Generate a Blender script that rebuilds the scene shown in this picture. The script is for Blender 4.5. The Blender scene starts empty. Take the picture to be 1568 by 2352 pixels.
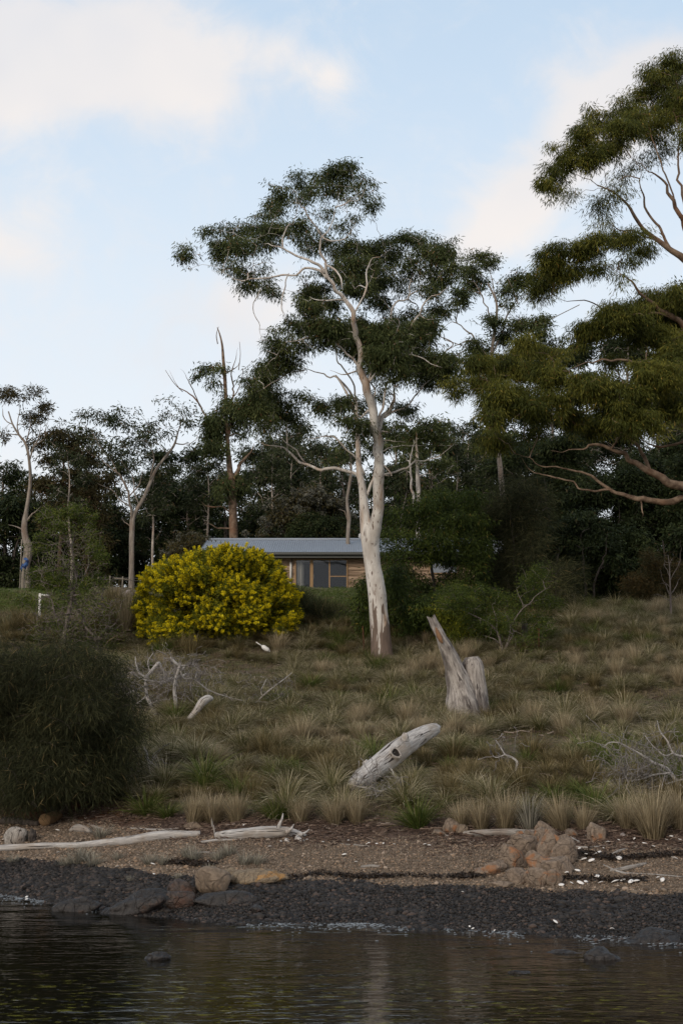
import bpy, bmesh, math, random
import numpy as np
from mathutils import Vector, Matrix, Euler

# ------------------------------------------------------------------ camera, sky, sun, exposure
scene = bpy.context.scene
COL = scene.collection
F, CX, CY, HZ = 3267.0, 784.0, 1176.0, 1630.7      # lens in units of the 1568 x 2352 survey grid
CAMZ = 3.0
PITCH = math.atan((HZ - CY) / F)
SP, CP = math.sin(PITCH), math.cos(PITCH)
cd = bpy.data.cameras.new('camera'); cam = bpy.data.objects.new('camera', cd); COL.objects.link(cam)
cam.location = (0, 0, CAMZ); cam.rotation_euler = (math.pi / 2 + PITCH, 0, 0)
cd.sensor_fit = 'VERTICAL'; cd.sensor_height = 36; cd.lens = 36 * F / 2352.0
cd.clip_start = 0.1; cd.clip_end = 3000
scene.camera = cam
scene.view_settings.view_transform = 'Standard'; scene.view_settings.look = 'None'
scene.view_settings.exposure = 0.0; scene.view_settings.gamma = 1
scene.view_settings.use_curve_mapping = False
scene.cycles.max_bounces = 6; scene.cycles.diffuse_bounces = 3; scene.cycles.glossy_bounces = 3
scene.cycles.transmission_bounces = 3; scene.cycles.caustics_reflective = False; scene.cycles.caustics_refractive = False

def ray(X, Y):
    u = (X - CX) / F; v = (CY - Y) / F
    dy = CP - v * SP; dz = v * CP + SP
    return u / dy, dz / dy
def P(X, Y, d):
    a, e = ray(X, Y); return np.array([a * d, d, CAMZ + e * d])
def project(p):
    x, y, z = p[..., 0], p[..., 1], p[..., 2] - CAMZ
    dep = y * CP + z * SP; up = -y * SP + z * CP
    return CX + F * x / dep, CY - F * up / dep

class NT:
    def __init__(s, nt): s.nt = nt; nt.nodes.clear()
    def n(s, t, props=None, **inp):
        nd = s.nt.nodes.new(t)
        for k, v in (props or {}).items(): setattr(nd, k, v)
        for k, v in inp.items():
            key = int(k[1:]) if k[0] == '_' and k[1:].isdigit() else k.replace('_', ' ')
            s.set(nd, key, v)
        return nd
    def set(s, nd, key, v):
        sock = nd.inputs[key]
        if isinstance(v, bpy.types.NodeSocket): s.nt.links.new(v, sock)
        elif isinstance(v, bpy.types.Node): s.nt.links.new(v.outputs[0], sock)
        else: sock.default_value = v
    def math(s, op, a, b=0.0, c=None, clamp=False):
        nd = s.n('ShaderNodeMath', {'operation': op, 'use_clamp': clamp}, _0=a, _1=b)
        if c is not None: s.set(nd, 2, c)
        return nd.outputs[0]
    def mix(s, f, a, b):
        nd = s.nt.nodes.new('ShaderNodeMix'); nd.data_type = 'RGBA'
        s.set(nd, 0, f)
        for i, v in ((6, a), (7, b)):
            if isinstance(v, (tuple, list)): v = tuple(v) + ((1,) if len(v) == 3 else ())
            s.set(nd, i, v)
        return nd.outputs[2]
    def smooth(s, v, lo, hi, a=0.0, b=1.0):
        nd = s.n('ShaderNodeMapRange', {'interpolation_type': 'SMOOTHSTEP'}, Value=v)
        nd.inputs[1].default_value = lo; nd.inputs[2].default_value = hi
        nd.inputs[3].default_value = a; nd.inputs[4].default_value = b
        return nd.outputs[0]
    def ramp(s, f, stops):
        nd = s.n('ShaderNodeValToRGB', Fac=f); cr = nd.color_ramp
        while len(cr.elements) < len(stops): cr.elements.new(0.5)
        for e, (p, c) in zip(cr.elements, stops): e.position = p; e.color = tuple(c) + (1,)
        return nd.outputs[0]
    def noise(s, vec, scale, detail=4, rough=0.55, dist=0.0):
        return s.n('ShaderNodeTexNoise', Vector=vec, Scale=scale, Detail=detail, Roughness=rough, Distortion=dist).outputs[0]

SUN_EL, SUN_AZ = math.radians(24), math.radians(212)      # azimuth clockwise from +Y (seen from above): behind and left
world = bpy.data.worlds.new('World'); scene.world = world; world.use_nodes = True
w = NT(world.node_tree)
sky = w.n('ShaderNodeTexSky', {'sky_type': 'NISHITA', 'sun_disc': False, 'sun_elevation': SUN_EL, 'sun_rotation': SUN_AZ})
geo = w.n('ShaderNodeTexCoord').outputs['Generated']
sx = w.n('ShaderNodeSeparateXYZ', Vector=geo)
yy = w.math('MAXIMUM', w.math('ABSOLUTE', sx.outputs[1]), 0.25)
A = w.math('DIVIDE', sx.outputs[0], yy); E = w.math('DIVIDE', sx.outputs[2], yy)
ae = w.n('ShaderNodeCombineXYZ', X=A, Y=E, Z=0.0).outputs[0]
fb = w.math('ADD', w.math('MULTIPLY', w.noise(ae, 7.0, 10, 0.62, 0.9), .62), w.math('MULTIPLY', w.noise(ae, 22.0, 9, 0.6, 1.2), .38))
fb2 = w.noise(ae, 3.0, 4, 0.5, 0.2)
mask = None
for (X, Y, L, T, ang, wt) in (
        (1290, 370, 320, 95, 44, 1.3), (1450, 250, 170, 110, 40, 1.2), (1130, 520, 190, 80, 30, .8), (1520, 130, 150, 45, 35, .8),
        (1290, 180, 40, 60, 60, .6), (755, 185, 60, 60, 0, .85), (620, 120, 130, 70, -20, .5),
        (60, 110, 380, 150, 0, 1.5), (340, 150, 230, 160, -10, 1.05), (40, 250, 160, 60, 0, .5), (500, 220, 90, 60, 0, .3),
        (20, 570, 200, 80, -10, 1.0), (100, 480, 60, 50, 0, .5), (560, 690, 170, 90, 0, .75), (350, 800, 260, 110, 0, .45), (-200, 400, 200, 200, 0, .8), (1900, 200, 250, 200, 0, .8)):
    a0, e0 = ray(X, Y); c, s_ = math.cos(math.radians(ang)), math.sin(math.radians(ang))
    da = w.math('SUBTRACT', A, a0); de = w.math('SUBTRACT', E, e0)
    p = w.math('DIVIDE', w.math('ADD', w.math('MULTIPLY', da, c), w.math('MULTIPLY', de, s_)), L / F)
    q = w.math('DIVIDE', w.math('SUBTRACT', w.math('MULTIPLY', de, c), w.math('MULTIPLY', da, s_)), T / F)
    g = w.math('MULTIPLY', w.math('EXPONENT', w.math('MULTIPLY', w.math('ADD', w.math('MULTIPLY', p, p), w.math('MULTIPLY', q, q)), -1.0)), wt)
    mask = g if mask is None else w.math('ADD', mask, g)
mask = w.math('ADD', mask, w.smooth(sx.outputs[1], .15, -.35, 0, 1.1))  # unseen cloud cover added behind the camera to warm the light
mm = w.math('ADD', mask, w.math('MULTIPLY', w.math('SUBTRACT', fb, 0.5), 3.0))
mm = w.smooth(mm, -0.15, 1.35)
# pale high veil that thickens towards the horizon
el = sx.outputs[2]
veil = w.smooth(el, 0.9, 0.3, 0.55, 0.93)
VEIL = w.ramp(w.smooth(el, 0.10, 0.50), [(0, (.90, .945, .99)), (.45, (.79, .885, .985)), (1, (.62, .775, .95))])
VEILX = w.n('ShaderNodeVectorMath', {'operation': 'SCALE'}, _0=VEIL, Scale=10.0).outputs[0]
base = w.mix(veil, sky.outputs[0], VEILX)
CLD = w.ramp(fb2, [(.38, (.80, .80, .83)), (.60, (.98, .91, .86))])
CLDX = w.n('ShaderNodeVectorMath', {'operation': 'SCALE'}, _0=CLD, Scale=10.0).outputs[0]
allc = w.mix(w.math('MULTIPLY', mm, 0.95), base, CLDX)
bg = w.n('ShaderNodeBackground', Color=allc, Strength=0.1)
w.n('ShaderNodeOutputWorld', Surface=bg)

sd = bpy.data.lights.new('sun', 'SUN'); sun = bpy.data.objects.new('sun', sd); COL.objects.link(sun)
sd.energy = 1.5; sd.angle = math.radians(14); sd.color = (1.0, .87, .72)
sv = Vector((math.sin(SUN_AZ) * math.cos(SUN_EL), math.cos(SUN_AZ) * math.cos(SUN_EL), math.sin(SUN_EL)))
sun.rotation_euler = (-sv).to_track_quat('-Z', 'Y').to_euler()

# ------------------------------------------------------------------ numeric helpers
rng = np.random.default_rng(11)
random.seed(5)
def U(a, b, n=None): return rng.uniform(a, b, n)

def _h(ix, iy, iz, seed):
    n = (ix.astype(np.int64) * 374761393 + iy.astype(np.int64) * 668265263 + iz.astype(np.int64) * 2147483647 + seed * 974711) & 0xffffffff
    n = ((n ^ (n >> 13)) * 1274126177) & 0xffffffff
    n = (n ^ (n >> 16)) & 0xffffffff
    return n / 4294967295.0
def vnoise(p, seed=0):
    p = np.asarray(p, float); i = np.floor(p).astype(np.int64); f = p - i; f = f * f * (3 - 2 * f)
    r = 0
    for dx in (0, 1):
        for dy in (0, 1):
            for dz in (0, 1):
                wgt = (f[..., 0] if dx else 1 - f[..., 0]) * (f[..., 1] if dy else 1 - f[..., 1]) * (f[..., 2] if dz else 1 - f[..., 2])
                r = r + wgt * _h(i[..., 0] + dx, i[..., 1] + dy, i[..., 2] + dz, seed)
    return r * 2 - 1
def fbm(p, oct=4, seed=0):
    p = np.asarray(p, float); a, r = 1.0, 0
    for o in range(oct): r = r + a * vnoise(p * 2 ** o + 13.7 * o, seed + o); a *= .5
    return r
def n2(x, y, s, seed=0, oct=3):
    x, y = np.broadcast_arrays(np.asarray(x, float), np.asarray(y, float))
    return fbm(np.stack([x / s, y / s, np.zeros_like(x)], -1), oct, seed)

# ------------------------------------------------------------------ terrain
def _at_z(X, Y, z):
    a, e = ray(X, Y); d = (z - CAMZ) / e; return a * d, d
_wl = [_at_z(X, Y, 0.0) for X, Y in ((-300, 2035), (0, 2056), (160, 2072), (300, 2098), (460, 2112), (650, 2118), (784, 2123), (1100, 2133), (1330, 2150), (1568, 2160), (1900, 2170))]
_wx = np.array([p[0] for p in _wl]); _wy = np.array([p[1] for p in _wl])
def Yw(x): return np.interp(x, _wx, _wy) + 0.10 * np.sin(np.asarray(x) * 2.1 + 1) + .05 * np.sin(np.asarray(x) * 5.3)
def sst(t): t = np.clip(t, 0, 1); return t * t * (3 - 2 * t)
def zf(x, y):
    x = np.asarray(x, float); y = np.asarray(y, float); x, y = np.broadcast_arrays(x, y)
    yw = Yw(x); t = y - yw
    zb = np.interp(t, [-60, -6, 0, 4.9, 6.6], [-4, -.85, 0, .9, 1.35])
    s = yw + 6.6
    yr = np.where(y < 37, 27 + (y - s) / (37 - s) * 10, y)
    K = [27, 37, 45, 48.5, 52.5, 60, 90, 200, 900]
    zl = np.interp(yr, K, [1.35, 2.92, 4.45, 5.7, 7.5, 7.5, 7.9, 10, 24])
    zr = np.interp(yr, K, [1.35, 2.95, 5.05, 6.0, 6.8, 7.3, 7.9, 10, 24])
    wgt = sst((x - 1.5) / 4.5)
    zu = zl * (1 - wgt) + zr * wgt
    bump = .10 * n2(x, y, 2.2, 3) * np.clip((t - 5) / 3, 0, 1) + .03 * n2(x, y, .7, 8) * np.clip(t / 3, .2, 1)
    bump = bump * np.where(y > 70, .5, 1)
    return np.where(t < 6.6, zb, zu) + bump
_D = np.arange(10, 140, .05)
def G(X, Y):
    a, e = ray(X, Y); z = zf(a * _D, _D); zz = CAMZ + e * _D
    i = np.argmax(zz <= z)
    if zz[i] > z[i]: i = len(_D) - 1
    d = _D[i]; return np.array([a * d, d, float(z[i])])
def on(x, y): return np.array([x, y, float(zf(x, y))])

# ------------------------------------------------------------------ mesh helpers
MATS = {}
def link(o): COL.objects.link(o); return o
def tag(o, label=None, cat=None, group=None, kind=None):
    if label: o['label'] = label
    if cat: o['category'] = cat
    if group: o['group'] = group
    if kind: o['kind'] = kind
    return o
def empty(name, loc, label=None, cat=None, group=None):
    o = bpy.data.objects.new(name, None); o.location = tuple(loc); o.empty_display_size = .2
    link(o); return tag(o, label, cat, group)
def mesh_data(name, V, Fs, mats, attrs=None, smooth=True, midx=None):
    V = np.asarray(V, np.float32)
    if isinstance(Fs, np.ndarray): Fs = [Fs]
    Fs = [f for f in Fs if len(f)]
    me = bpy.data.meshes.new(name)
    loops = np.concatenate([f.ravel() for f in Fs]).astype(np.int32)
    tot = np.concatenate([np.full(len(f), f.shape[1], np.int32) for f in Fs])
    start = np.concatenate([[0], np.cumsum(tot)[:-1]]).astype(np.int32)
    me.vertices.add(len(V)); me.vertices.foreach_set('co', V.ravel())
    me.loops.add(len(loops)); me.loops.foreach_set('vertex_index', loops)
    me.polygons.add(len(tot)); me.polygons.foreach_set('loop_start', start)
    me.polygons.foreach_set('use_smooth', np.full(len(tot), smooth))
    for m in (mats if isinstance(mats, (list, tuple)) else [mats]): me.materials.append(MATS[m])
    if midx is not None: me.polygons.foreach_set('material_index', np.asarray(midx, np.int32))
    for k, a in (attrs or {}).items():
        at = me.attributes.new(k, 'FLOAT', 'POINT'); at.data.foreach_set('value', np.asarray(a, np.float32))
    me.update(calc_edges=True)
    return me
def obj(name, me, parent=None, loc=(0, 0, 0)):
    o = bpy.data.objects.new(name, me); o.location = tuple(loc); link(o)
    if parent: o.parent = parent
    return o
def top(name, V, Fs, mats, base, label, cat, group=None, attrs=None, smooth=True, kind=None):
    base = np.asarray(base, float)
    o = obj(name, mesh_data(name, np.asarray(V) - base, Fs, mats, attrs, smooth), None, base)
    return tag(o, label, cat, group, kind)
def part(name, V, Fs, mats, parent, attrs=None, smooth=True, label=None):
    """V in world coordinates; the parents carry only a location."""
    off = np.zeros(3); p = parent
    while p: off = off + np.array(p.location); p = p.parent
    o = obj(name, mesh_data(name, np.asarray(V) - off, Fs, mats, attrs, smooth), parent)
    if label: o['label'] = label
    return o
def gattr(q, k, caps=True):
    m = len(q); al = np.concatenate([[0], np.cumsum(np.linalg.norm(np.diff(q[:, :3], axis=0), axis=1))]); th = np.linspace(0, 2 * math.pi, k, endpoint=False)
    cu = np.tile(np.cos(th), m); su = np.tile(np.sin(th), m); al_ = np.repeat(al, k); rs = np.repeat(np.maximum(q[:, 3], .02) / max(q[:, 3].max(), .02), k)
    cu, su = cu * rs, su * rs
    if caps: cu = np.concatenate([cu, [0, 0]]); su = np.concatenate([su, [0, 0]]); al_ = np.concatenate([al_, [al[0], al[-1]]])
    return {'cu': cu, 'su': su, 'al': al_ * 1.5, 'hasg': np.ones(len(cu))}
class Acc:
    def __init__(s): s.V = []; s.F = {}; s.n = 0; s.A = {}
    def add(s, V, Fs, **attrs):
        V = np.asarray(V, float).reshape(-1, 3)
        for f in (Fs if isinstance(Fs, list) else [Fs]):
            if len(f): s.F.setdefault(f.shape[1], []).append(np.asarray(f) + s.n)
        s.V.append(V); s.n += len(V)
        for k, a in attrs.items(): s.A.setdefault(k, []).append(np.broadcast_to(np.asarray(a, float), (len(V),)))
        return s
    def get(s): return np.concatenate(s.V), [np.concatenate(f) for f in s.F.values()]
    def attrs(s): return {k: np.concatenate(a) for k, a in s.A.items()}

def box(x0, x1, y0, y1, z0, z1):
    V = np.array([[x, y, z] for x in (x0, x1) for y in (y0, y1) for z in (z0, z1)], float)
    return V, np.array([[0, 1, 3, 2], [4, 6, 7, 5], [0, 4, 5, 1], [2, 3, 7, 6], [0, 2, 6, 4], [1, 5, 7, 3]])
def norm(v): return v / np.maximum(np.linalg.norm(v, axis=-1, keepdims=True), 1e-9)
def tubes(Pt, R, k=5, caps=True, rough=0.0, rfreq=3.0, seed=0):
    """Pt (M,N,3), R (M,N) -> verts, faces"""
    Pt = np.asarray(Pt, float); R = np.asarray(R, float)
    M, N, _ = Pt.shape
    T = norm(np.gradient(Pt, axis=1))
    mt = norm(Pt[:, -1] - Pt[:, 0])
    ref = np.where(np.abs(mt[:, 2:3]) < .75, np.array([[0, 0, 1.]]), np.array([[1., 0.02, 0]]))
    ref = np.repeat(ref[:, None], N, 1)
    n1 = norm(ref - (ref * T).sum(-1, keepdims=True) * T); n2_ = np.cross(T, n1)
    th = np.linspace(0, 2 * math.pi, k, endpoint=False)
    ring = n1[:, :, None] * np.cos(th)[None, None, :, None] + n2_[:, :, None] * np.sin(th)[None, None, :, None]
    RR = R[:, :, None, None] * np.ones((1, 1, k, 1))
    if rough:
        q = Pt[:, :, None] * rfreq + ring * 1.6
        RR = RR * (1 + rough * fbm(q, 3, seed)[..., None])
    V = (Pt[:, :, None] + ring * RR).reshape(-1, 3)
    m = np.arange(M)[:, None, None] * N * k; i = np.arange(N - 1)[None, :, None] * k; j = np.arange(k)[None, None, :]
    a = m + i + j; b = m + i + (j + 1) % k
    Fq = np.stack([a, b, b + k, a + k], -1).reshape(-1, 4)
    if not caps: return V, [Fq]
    nV = len(V)
    ends = np.concatenate([Pt[:, 0], Pt[:, -1]]); V = np.concatenate([V, ends])
    mm_ = np.arange(M)[:, None]; jj = np.arange(k)[None]
    f0 = np.stack([mm_ * N * k + (jj + 1) % k, mm_ * N * k + jj, nV + mm_ + 0 * jj], -1).reshape(-1, 3)
    s = mm_ * N * k + (N - 1) * k
    f1 = np.stack([s + jj, s + (jj + 1) % k, nV + M + mm_ + 0 * jj], -1).reshape(-1, 3)
    return V, [Fq, np.concatenate([f0, f1])]
def cr(pts, m):
    """Catmull-Rom through rows of pts -> m samples"""
    p = np.asarray(pts, float)
    if len(p) == 2: p = np.array([p[0], (p[0] + p[1]) / 2, p[1]])
    q = np.concatenate([[2 * p[0] - p[1]], p, [2 * p[-1] - p[-2]]])
    seg = np.linalg.norm(np.diff(p[:, :3], axis=0), axis=1); cum = np.concatenate([[0], np.cumsum(seg)]); s = np.linspace(0, cum[-1], m)
    i = np.clip(np.searchsorted(cum, s, side='right') - 1, 0, len(p) - 2); t = ((s - cum[i]) / np.maximum(seg[i], 1e-9))[:, None]
    a, b, c, d = q[i], q[i + 1], q[i + 2], q[i + 3]
    return .5 * (2 * b + (c - a) * t + (2 * a - 5 * b + 4 * c - d) * t ** 2 + (3 * b - a - 3 * c + d) * t ** 3)
_ico = {}
def ico(n):
    if n not in _ico:
        bm = bmesh.new(); bmesh.ops.create_icosphere(bm, subdivisions=n, radius=1)
        _ico[n] = (np.array([v.co[:] for v in bm.verts]), np.array([[v.index for v in f.verts] for f in bm.faces])); bm.free()
    return _ico[n]

# ------------------------------------------------------------------ materials
def material(name, fn):
    m = bpy.data.materials.new(name); m.use_nodes = True; t = NT(m.node_tree); fn(t); MATS[name] = m
def finish(t, col, rough=.8, bump=None, bstr=.3, bdist=.02, spec=.3, trans=0.0, tcol=None):
    p = t.n('ShaderNodeBsdfPrincipled', Base_Color=col, Roughness=rough)
    p.inputs['Specular IOR Level'].default_value = spec
    if bump is not None: t.set(p, 'Normal', t.n('ShaderNodeBump', Strength=bstr, Distance=bdist, Height=bump).outputs[0])
    out = p.outputs[0]
    if trans:
        tr = t.n('ShaderNodeBsdfTranslucent', Color=tcol if tcol is not None else col)
        out = t.n('ShaderNodeMixShader', _0=trans, _1=out, _2=tr.outputs[0]).outputs[0]
    t.n('ShaderNodeOutputMaterial', Surface=out)
def attr(t, n): return t.n('ShaderNodeAttribute', {'attribute_name': n}).outputs['Fac']
def objc(t): return t.n('ShaderNodeTexCoord').outputs['Object']
def mapped(t, v, sc): return t.n('ShaderNodeMapping', Vector=v, Scale=sc).outputs[0]

def leafmat(name, dark, mid, light, odd=None, spec=.13, rough=.6):
    def fn(t):
        r = attr(t, 'rnd')
        st = [(0, dark), (.5, mid), (.92, light)] + ([(1.0, odd)] if odd else [])
        c = t.ramp(r, st)
        finish(t, c, rough, spec=spec, trans=.18)
    material(name, fn)
leafmat('leaf_gum', (0.02, 0.03, 0.011), (0.06, 0.078, 0.026), (0.17, 0.185, 0.068), (0.22, 0.13, 0.06))
leafmat('leaf_acacia', (.022, .031, .008), (.082, .092, .017), (.225, .205, .036), (.28, .19, .04))
leafmat('leaf_far', (0.016, 0.024, 0.011), (0.04, 0.052, 0.022), (0.095, 0.102, 0.046), (0.14, 0.1, 0.05))
leafmat('leaf_brown', (0.022, 0.022, 0.009), (0.058, 0.05, 0.019), (0.112, 0.09, 0.036), (0.15, 0.085, 0.045))
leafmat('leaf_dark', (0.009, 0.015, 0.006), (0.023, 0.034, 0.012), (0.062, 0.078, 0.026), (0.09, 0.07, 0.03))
leafmat('leaf_sheoak', (0.016, 0.019, 0.01), (0.05, 0.054, 0.026), (0.165, 0.155, 0.07), (0.2, 0.15, 0.07), spec=.08, rough=.8)
leafmat('leaf_bright', (0.02, 0.032, 0.009), (0.055, 0.08, 0.016), (0.15, 0.18, 0.032), (0.2, 0.15, 0.03))
leafmat('leaf_grey', (.05, .055, .045), (.11, .115, .09), (.21, .20, .165), (.22, .12, .07))
leafmat('leaf_rust', (.025, .030, .012), (.060, .045, .018), (.11, .070, .022), (.12, .06, .02))
leafmat('leaf_wattle', (0.045, 0.062, 0.01), (0.12, 0.135, 0.013), (0.26, 0.25, 0.02), (0.34, 0.32, 0.02))
leafmat('blossom', (.42, .34, .012), (.68, .56, .015), (.84, .72, .03), (.88, .80, .10), spec=.1, rough=.9)

def bark_pale(t):
    v = objc(t); sep = t.n('ShaderNodeSeparateXYZ', Vector=v)
    streak = t.noise(mapped(t, v, (5, 5, .55)), 2.0, 5, .6, .3)
    blot = t.noise(mapped(t, v, (3, 3, 1.1)), 1.2, 3)
    c = t.mix(t.smooth(blot, .35, .68), (.43, .39, .35), (.64, .61, .565))
    c = t.mix(t.math('MULTIPLY', t.smooth(t.noise(mapped(t, v, (2, 2, .25)), 1.3, 4), .50, .68), .75), c, (.42, .27, .17))
    fl = t.noise(mapped(t, v, (20, 20, 4.0)), 1.0, 2, .5, .2)
    c = t.mix(t.smooth(fl, .625, .67), c, (.12, .08, .06))
    fl2 = t.noise(mapped(t, v, (7, 7, 1.6)), 1.0, 4, .6, .5)
    c = t.mix(t.math('MULTIPLY', t.smooth(fl2, .60, .66), .7), c, (.22, .165, .135))
    c = t.mix(t.math('MULTIPLY', t.smooth(streak, .58, .72), .55), c, (.25, .21, .19))
    sock = t.smooth(t.math('SUBTRACT', sep.outputs[2], t.math('MULTIPLY', t.math('SUBTRACT', t.noise(mapped(t, v, (7, 7, .9)), 1.0, 3), .5), 5.2)), 1.0, 1.12, 1, 0)
    rb = t.mix(t.noise(mapped(t, v, (22, 22, 2)), 1.0, 5), (.055, .042, .035), (.26, .19, .15))
    c = t.mix(sock, c, rb)
    h = t.math('ADD', t.math('MULTIPLY', streak, .6), t.math('MULTIPLY', sock, t.noise(mapped(t, v, (26, 26, 2.5)), 1.0, 5)))
    finish(t, c, .75, h, .6, .03, .2)
material('bark_pale', bark_pale)
def barkmat(name, a, b, c3, sc=(9, 9, 1.0)):
    def fn(t):
        v = objc(t)
        s = t.noise(mapped(t, v, sc), 1.6, 5, .6)
        c = t.mix(t.smooth(s, .3, .7), a, b)
        c = t.mix(t.smooth(t.noise(v, .9, 3), .5, .7), c, c3)
        finish(t, c, .85, s, .5, .02, .15)
    material(name, fn)
barkmat('bark_limb', (.22, .19, .165), (.50, .44, .385), (.34, .25, .19), (4, 4, 3))
barkmat('bark_mid', (.13, .112, .095), (.34, .295, .25), (.20, .145, .11))
barkmat('bark_brown', (.05, .035, .027), (.15, .095, .07), (.20, .14, .10))
barkmat('bark_rust', (.085, .055, .038), (.26, .19, .135), (.18, .10, .062), (3, 3, 3))
barkmat('bark_dark', (.035, .03, .027), (.10, .085, .075), (.07, .055, .045))
barkmat('dead_twig', (.12, .105, .097), (.31, .285, .265), (.20, .175, .16))
barkmat('bark_twig', (.09, .075, .07), (.24, .205, .185), (.16, .12, .10))
def grain(t):
    g = t.n('ShaderNodeCombineXYZ', X=attr(t, 'cu'), Y=attr(t, 'su'), Z=attr(t, 'al')).outputs[0]
    m = t.nt.nodes.new('ShaderNodeMix'); m.data_type = 'VECTOR'; t.set(m, 0, attr(t, 'hasg')); t.set(m, 4, t.n('ShaderNodeVectorMath', {'operation': 'SCALE'}, _0=objc(t), Scale=5.0).outputs[0]); t.set(m, 5, g)
    return m.outputs[1]
def drift(name, pale, grey, warm):
    def fn(t):
        v = grain(t)
        s = t.noise(mapped(t, v, (5, 5, 1.6)), 1.4, 6, .65, .4); big = t.noise(objc(t), 2.2, 4)
        c = t.mix(t.smooth(s, .32, .66), grey, pale)
        c = t.mix(t.math('MULTIPLY', t.smooth(big, .50, .66), .6), c, warm)
        crack = t.smooth(t.noise(mapped(t, v, (4.5, 4.5, .55)), 1.0, 4, .55, .7), .61, .635)
        c = t.mix(crack, c, (.05, .04, .035))
        finish(t, c, .85, t.math('SUBTRACT', s, crack), .7, .015, .15)
    material(name, fn)
drift('driftwood', (.54, .515, .485), (.25, .235, .225), (.32, .265, .21))
drift('wood_weathered', (.38, .35, .315), (.17, .155, .14), (.26, .205, .165))
def stumpm(t):
    v = grain(t)
    s = t.noise(mapped(t, v, (6, 6, 1.4)), 1.2, 6, .65, .3); big = t.noise(mapped(t, v, (1.3, 1.3, .8)), 1.0, 4)
    c = t.mix(t.smooth(s, .3, .7), (.17, .15, .135), (.42, .385, .35))
    c = t.mix(t.math('MULTIPLY', t.smooth(big, .50, .62), .85), c, (.10, .085, .078))
    crack = t.smooth(t.noise(mapped(t, v, (7, 7, .6)), 1.0, 4, .55, .5), .60, .63)
    c = t.mix(t.math('MULTIPLY', crack, .8), c, (.045, .035, .03))
    finish(t, c, .88, t.math('SUBTRACT', s, crack), .55, .015, .12)
material('stump_wood', stumpm)
material('heartwood', lambda t: finish(t, t.mix(t.noise(mapped(t, objc(t), (20, 20, 3)), 1.5, 5), (.11, .06, .035), (.30, .17, .09)), .85, t.noise(mapped(t, objc(t), (30, 30, 3)), 1.5, 5), .6, .02))
material('hollow', lambda t: finish(t, (.02, .016, .013, 1), .95))
material('cut_end', lambda t: finish(t, t.mix(t.noise(objc(t), 9, 4), (.16, .095, .045), (.30, .19, .10)), .9))

def ground(t):
    v = t.n('ShaderNodeNewGeometry').outputs['Position']
    n1 = t.noise(v, 1.3, 5, .6); n2_ = t.noise(v, 9, 5, .65); n3 = t.noise(v, 40, 4, .6)
    soil = t.mix(t.smooth(n2_, .35, .65), (.060, .045, .028), (.150, .115, .075))
    grassy = t.mix(t.smooth(n2_, .4, .6), (.045, .056, .018), (.115, .125, .042))
    dry = t.mix(t.math('MULTIPLY', t.smooth(n1, .45, .62), .7), soil, grassy)
    lawn = t.mix(t.smooth(n2_, .35, .68), (.052, .080, .014), (.105, .145, .026))
    lawn = t.mix(t.math('MULTIPLY', t.smooth(n1, .57, .66), .8), lawn, (.14, .085, .05))
    c = t.mix(attr(t, 'lawn'), dry, lawn)
    grav = t.mix(n3, (.085, .062, .042), (.20, .150, .105))
    c = t.mix(attr(t, 'beach'), c, grav)
    lit = t.mix(t.smooth(n3, .38, .62), (.05, .032, .024), (.15, .10, .075))
    c = t.mix(attr(t, 'wrack'), c, lit)
    red = t.mix(n2_, (.055, .022, .010), (.17, .075, .035))
    c = t.mix(attr(t, 'redsoil'), c, red)
    wet = attr(t, 'wet')
    c = t.mix(wet, c, (.020, .017, .015))
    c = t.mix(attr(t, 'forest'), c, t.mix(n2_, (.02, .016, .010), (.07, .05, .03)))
    r = t.smooth(wet, 0, 1, .9, .45)
    finish(t, c, r, t.math('ADD', n3, n2_), .6, .04, .25)
material('ground', ground)
def gravelm(t):
    r = attr(t, 'rnd'); wet = attr(t, 'wet')
    dryc = t.ramp(r, [(0, (.080, .058, .042)), (.35, (.135, .106, .080)), (.7, (.205, .162, .122)), (.93, (.28, .19, .125)), (1, (.38, .31, .25))])
    wetc = t.ramp(r, [(0, (.011, .010, .0095)), (.4, (.022, .0195, .018)), (.85, (.044, .038, .034)), (1, (.085, .060, .048))])
    c = t.mix(wet, dryc, wetc)
    finish(t, c, t.smooth(wet, 0, 1, .88, .55), t.noise(t.n('ShaderNodeNewGeometry').outputs['Position'], 120, 2), .3, .004, .18)
material('gravel', gravelm)
def rockmat(name, a, b, o, oamt=.55, rough=.85, sc=2.5, zpale=None, ckf=.35):
    def fn(t):
        v = objc(t); n1 = t.noise(v, sc, 6, .65, .3); n2_ = t.noise(v, sc * 7, 5, .7)
        c = t.mix(t.smooth(n2_, .3, .7), a, b)
        c = t.mix(t.smooth(n1, oamt, oamt + .12), c, t.mix(n2_, o, tuple(x * 1.5 for x in o)))
        ck = t.smooth(t.n('ShaderNodeTexVoronoi', {'feature': 'DISTANCE_TO_EDGE'}, Vector=t.n('ShaderNodeVectorMath', {'operation': 'ADD'}, _0=v, _1=t.n('ShaderNodeTexNoise', Vector=v, Scale=2.0).outputs[1]).outputs[0], Scale=sc * 1.2).outputs[0], .0, .05, 1, 0)
        c = t.mix(t.math('MULTIPLY', ck, ckf), c, (.05, .038, .03))
        finish(t, c, rough, t.math('SUBTRACT', t.math('ADD', n2_, n1), t.math('MULTIPLY', ck, .6)), .8, .03, .3)
    material(name, fn)
rockmat('rock_orange', (.12, .092, .070), (.26, .20, .150), (.22, .105, .050), .53, sc=2.6, ckf=.22)
rockmat('rock_tan', (.13, .098, .070), (.23, .175, .125), (.17, .115, .075), .6, sc=1.4)
rockmat('rock_yellow', (.15, .115, .08), (.27, .21, .14), (.30, .165, .06), .52, sc=4)
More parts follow.
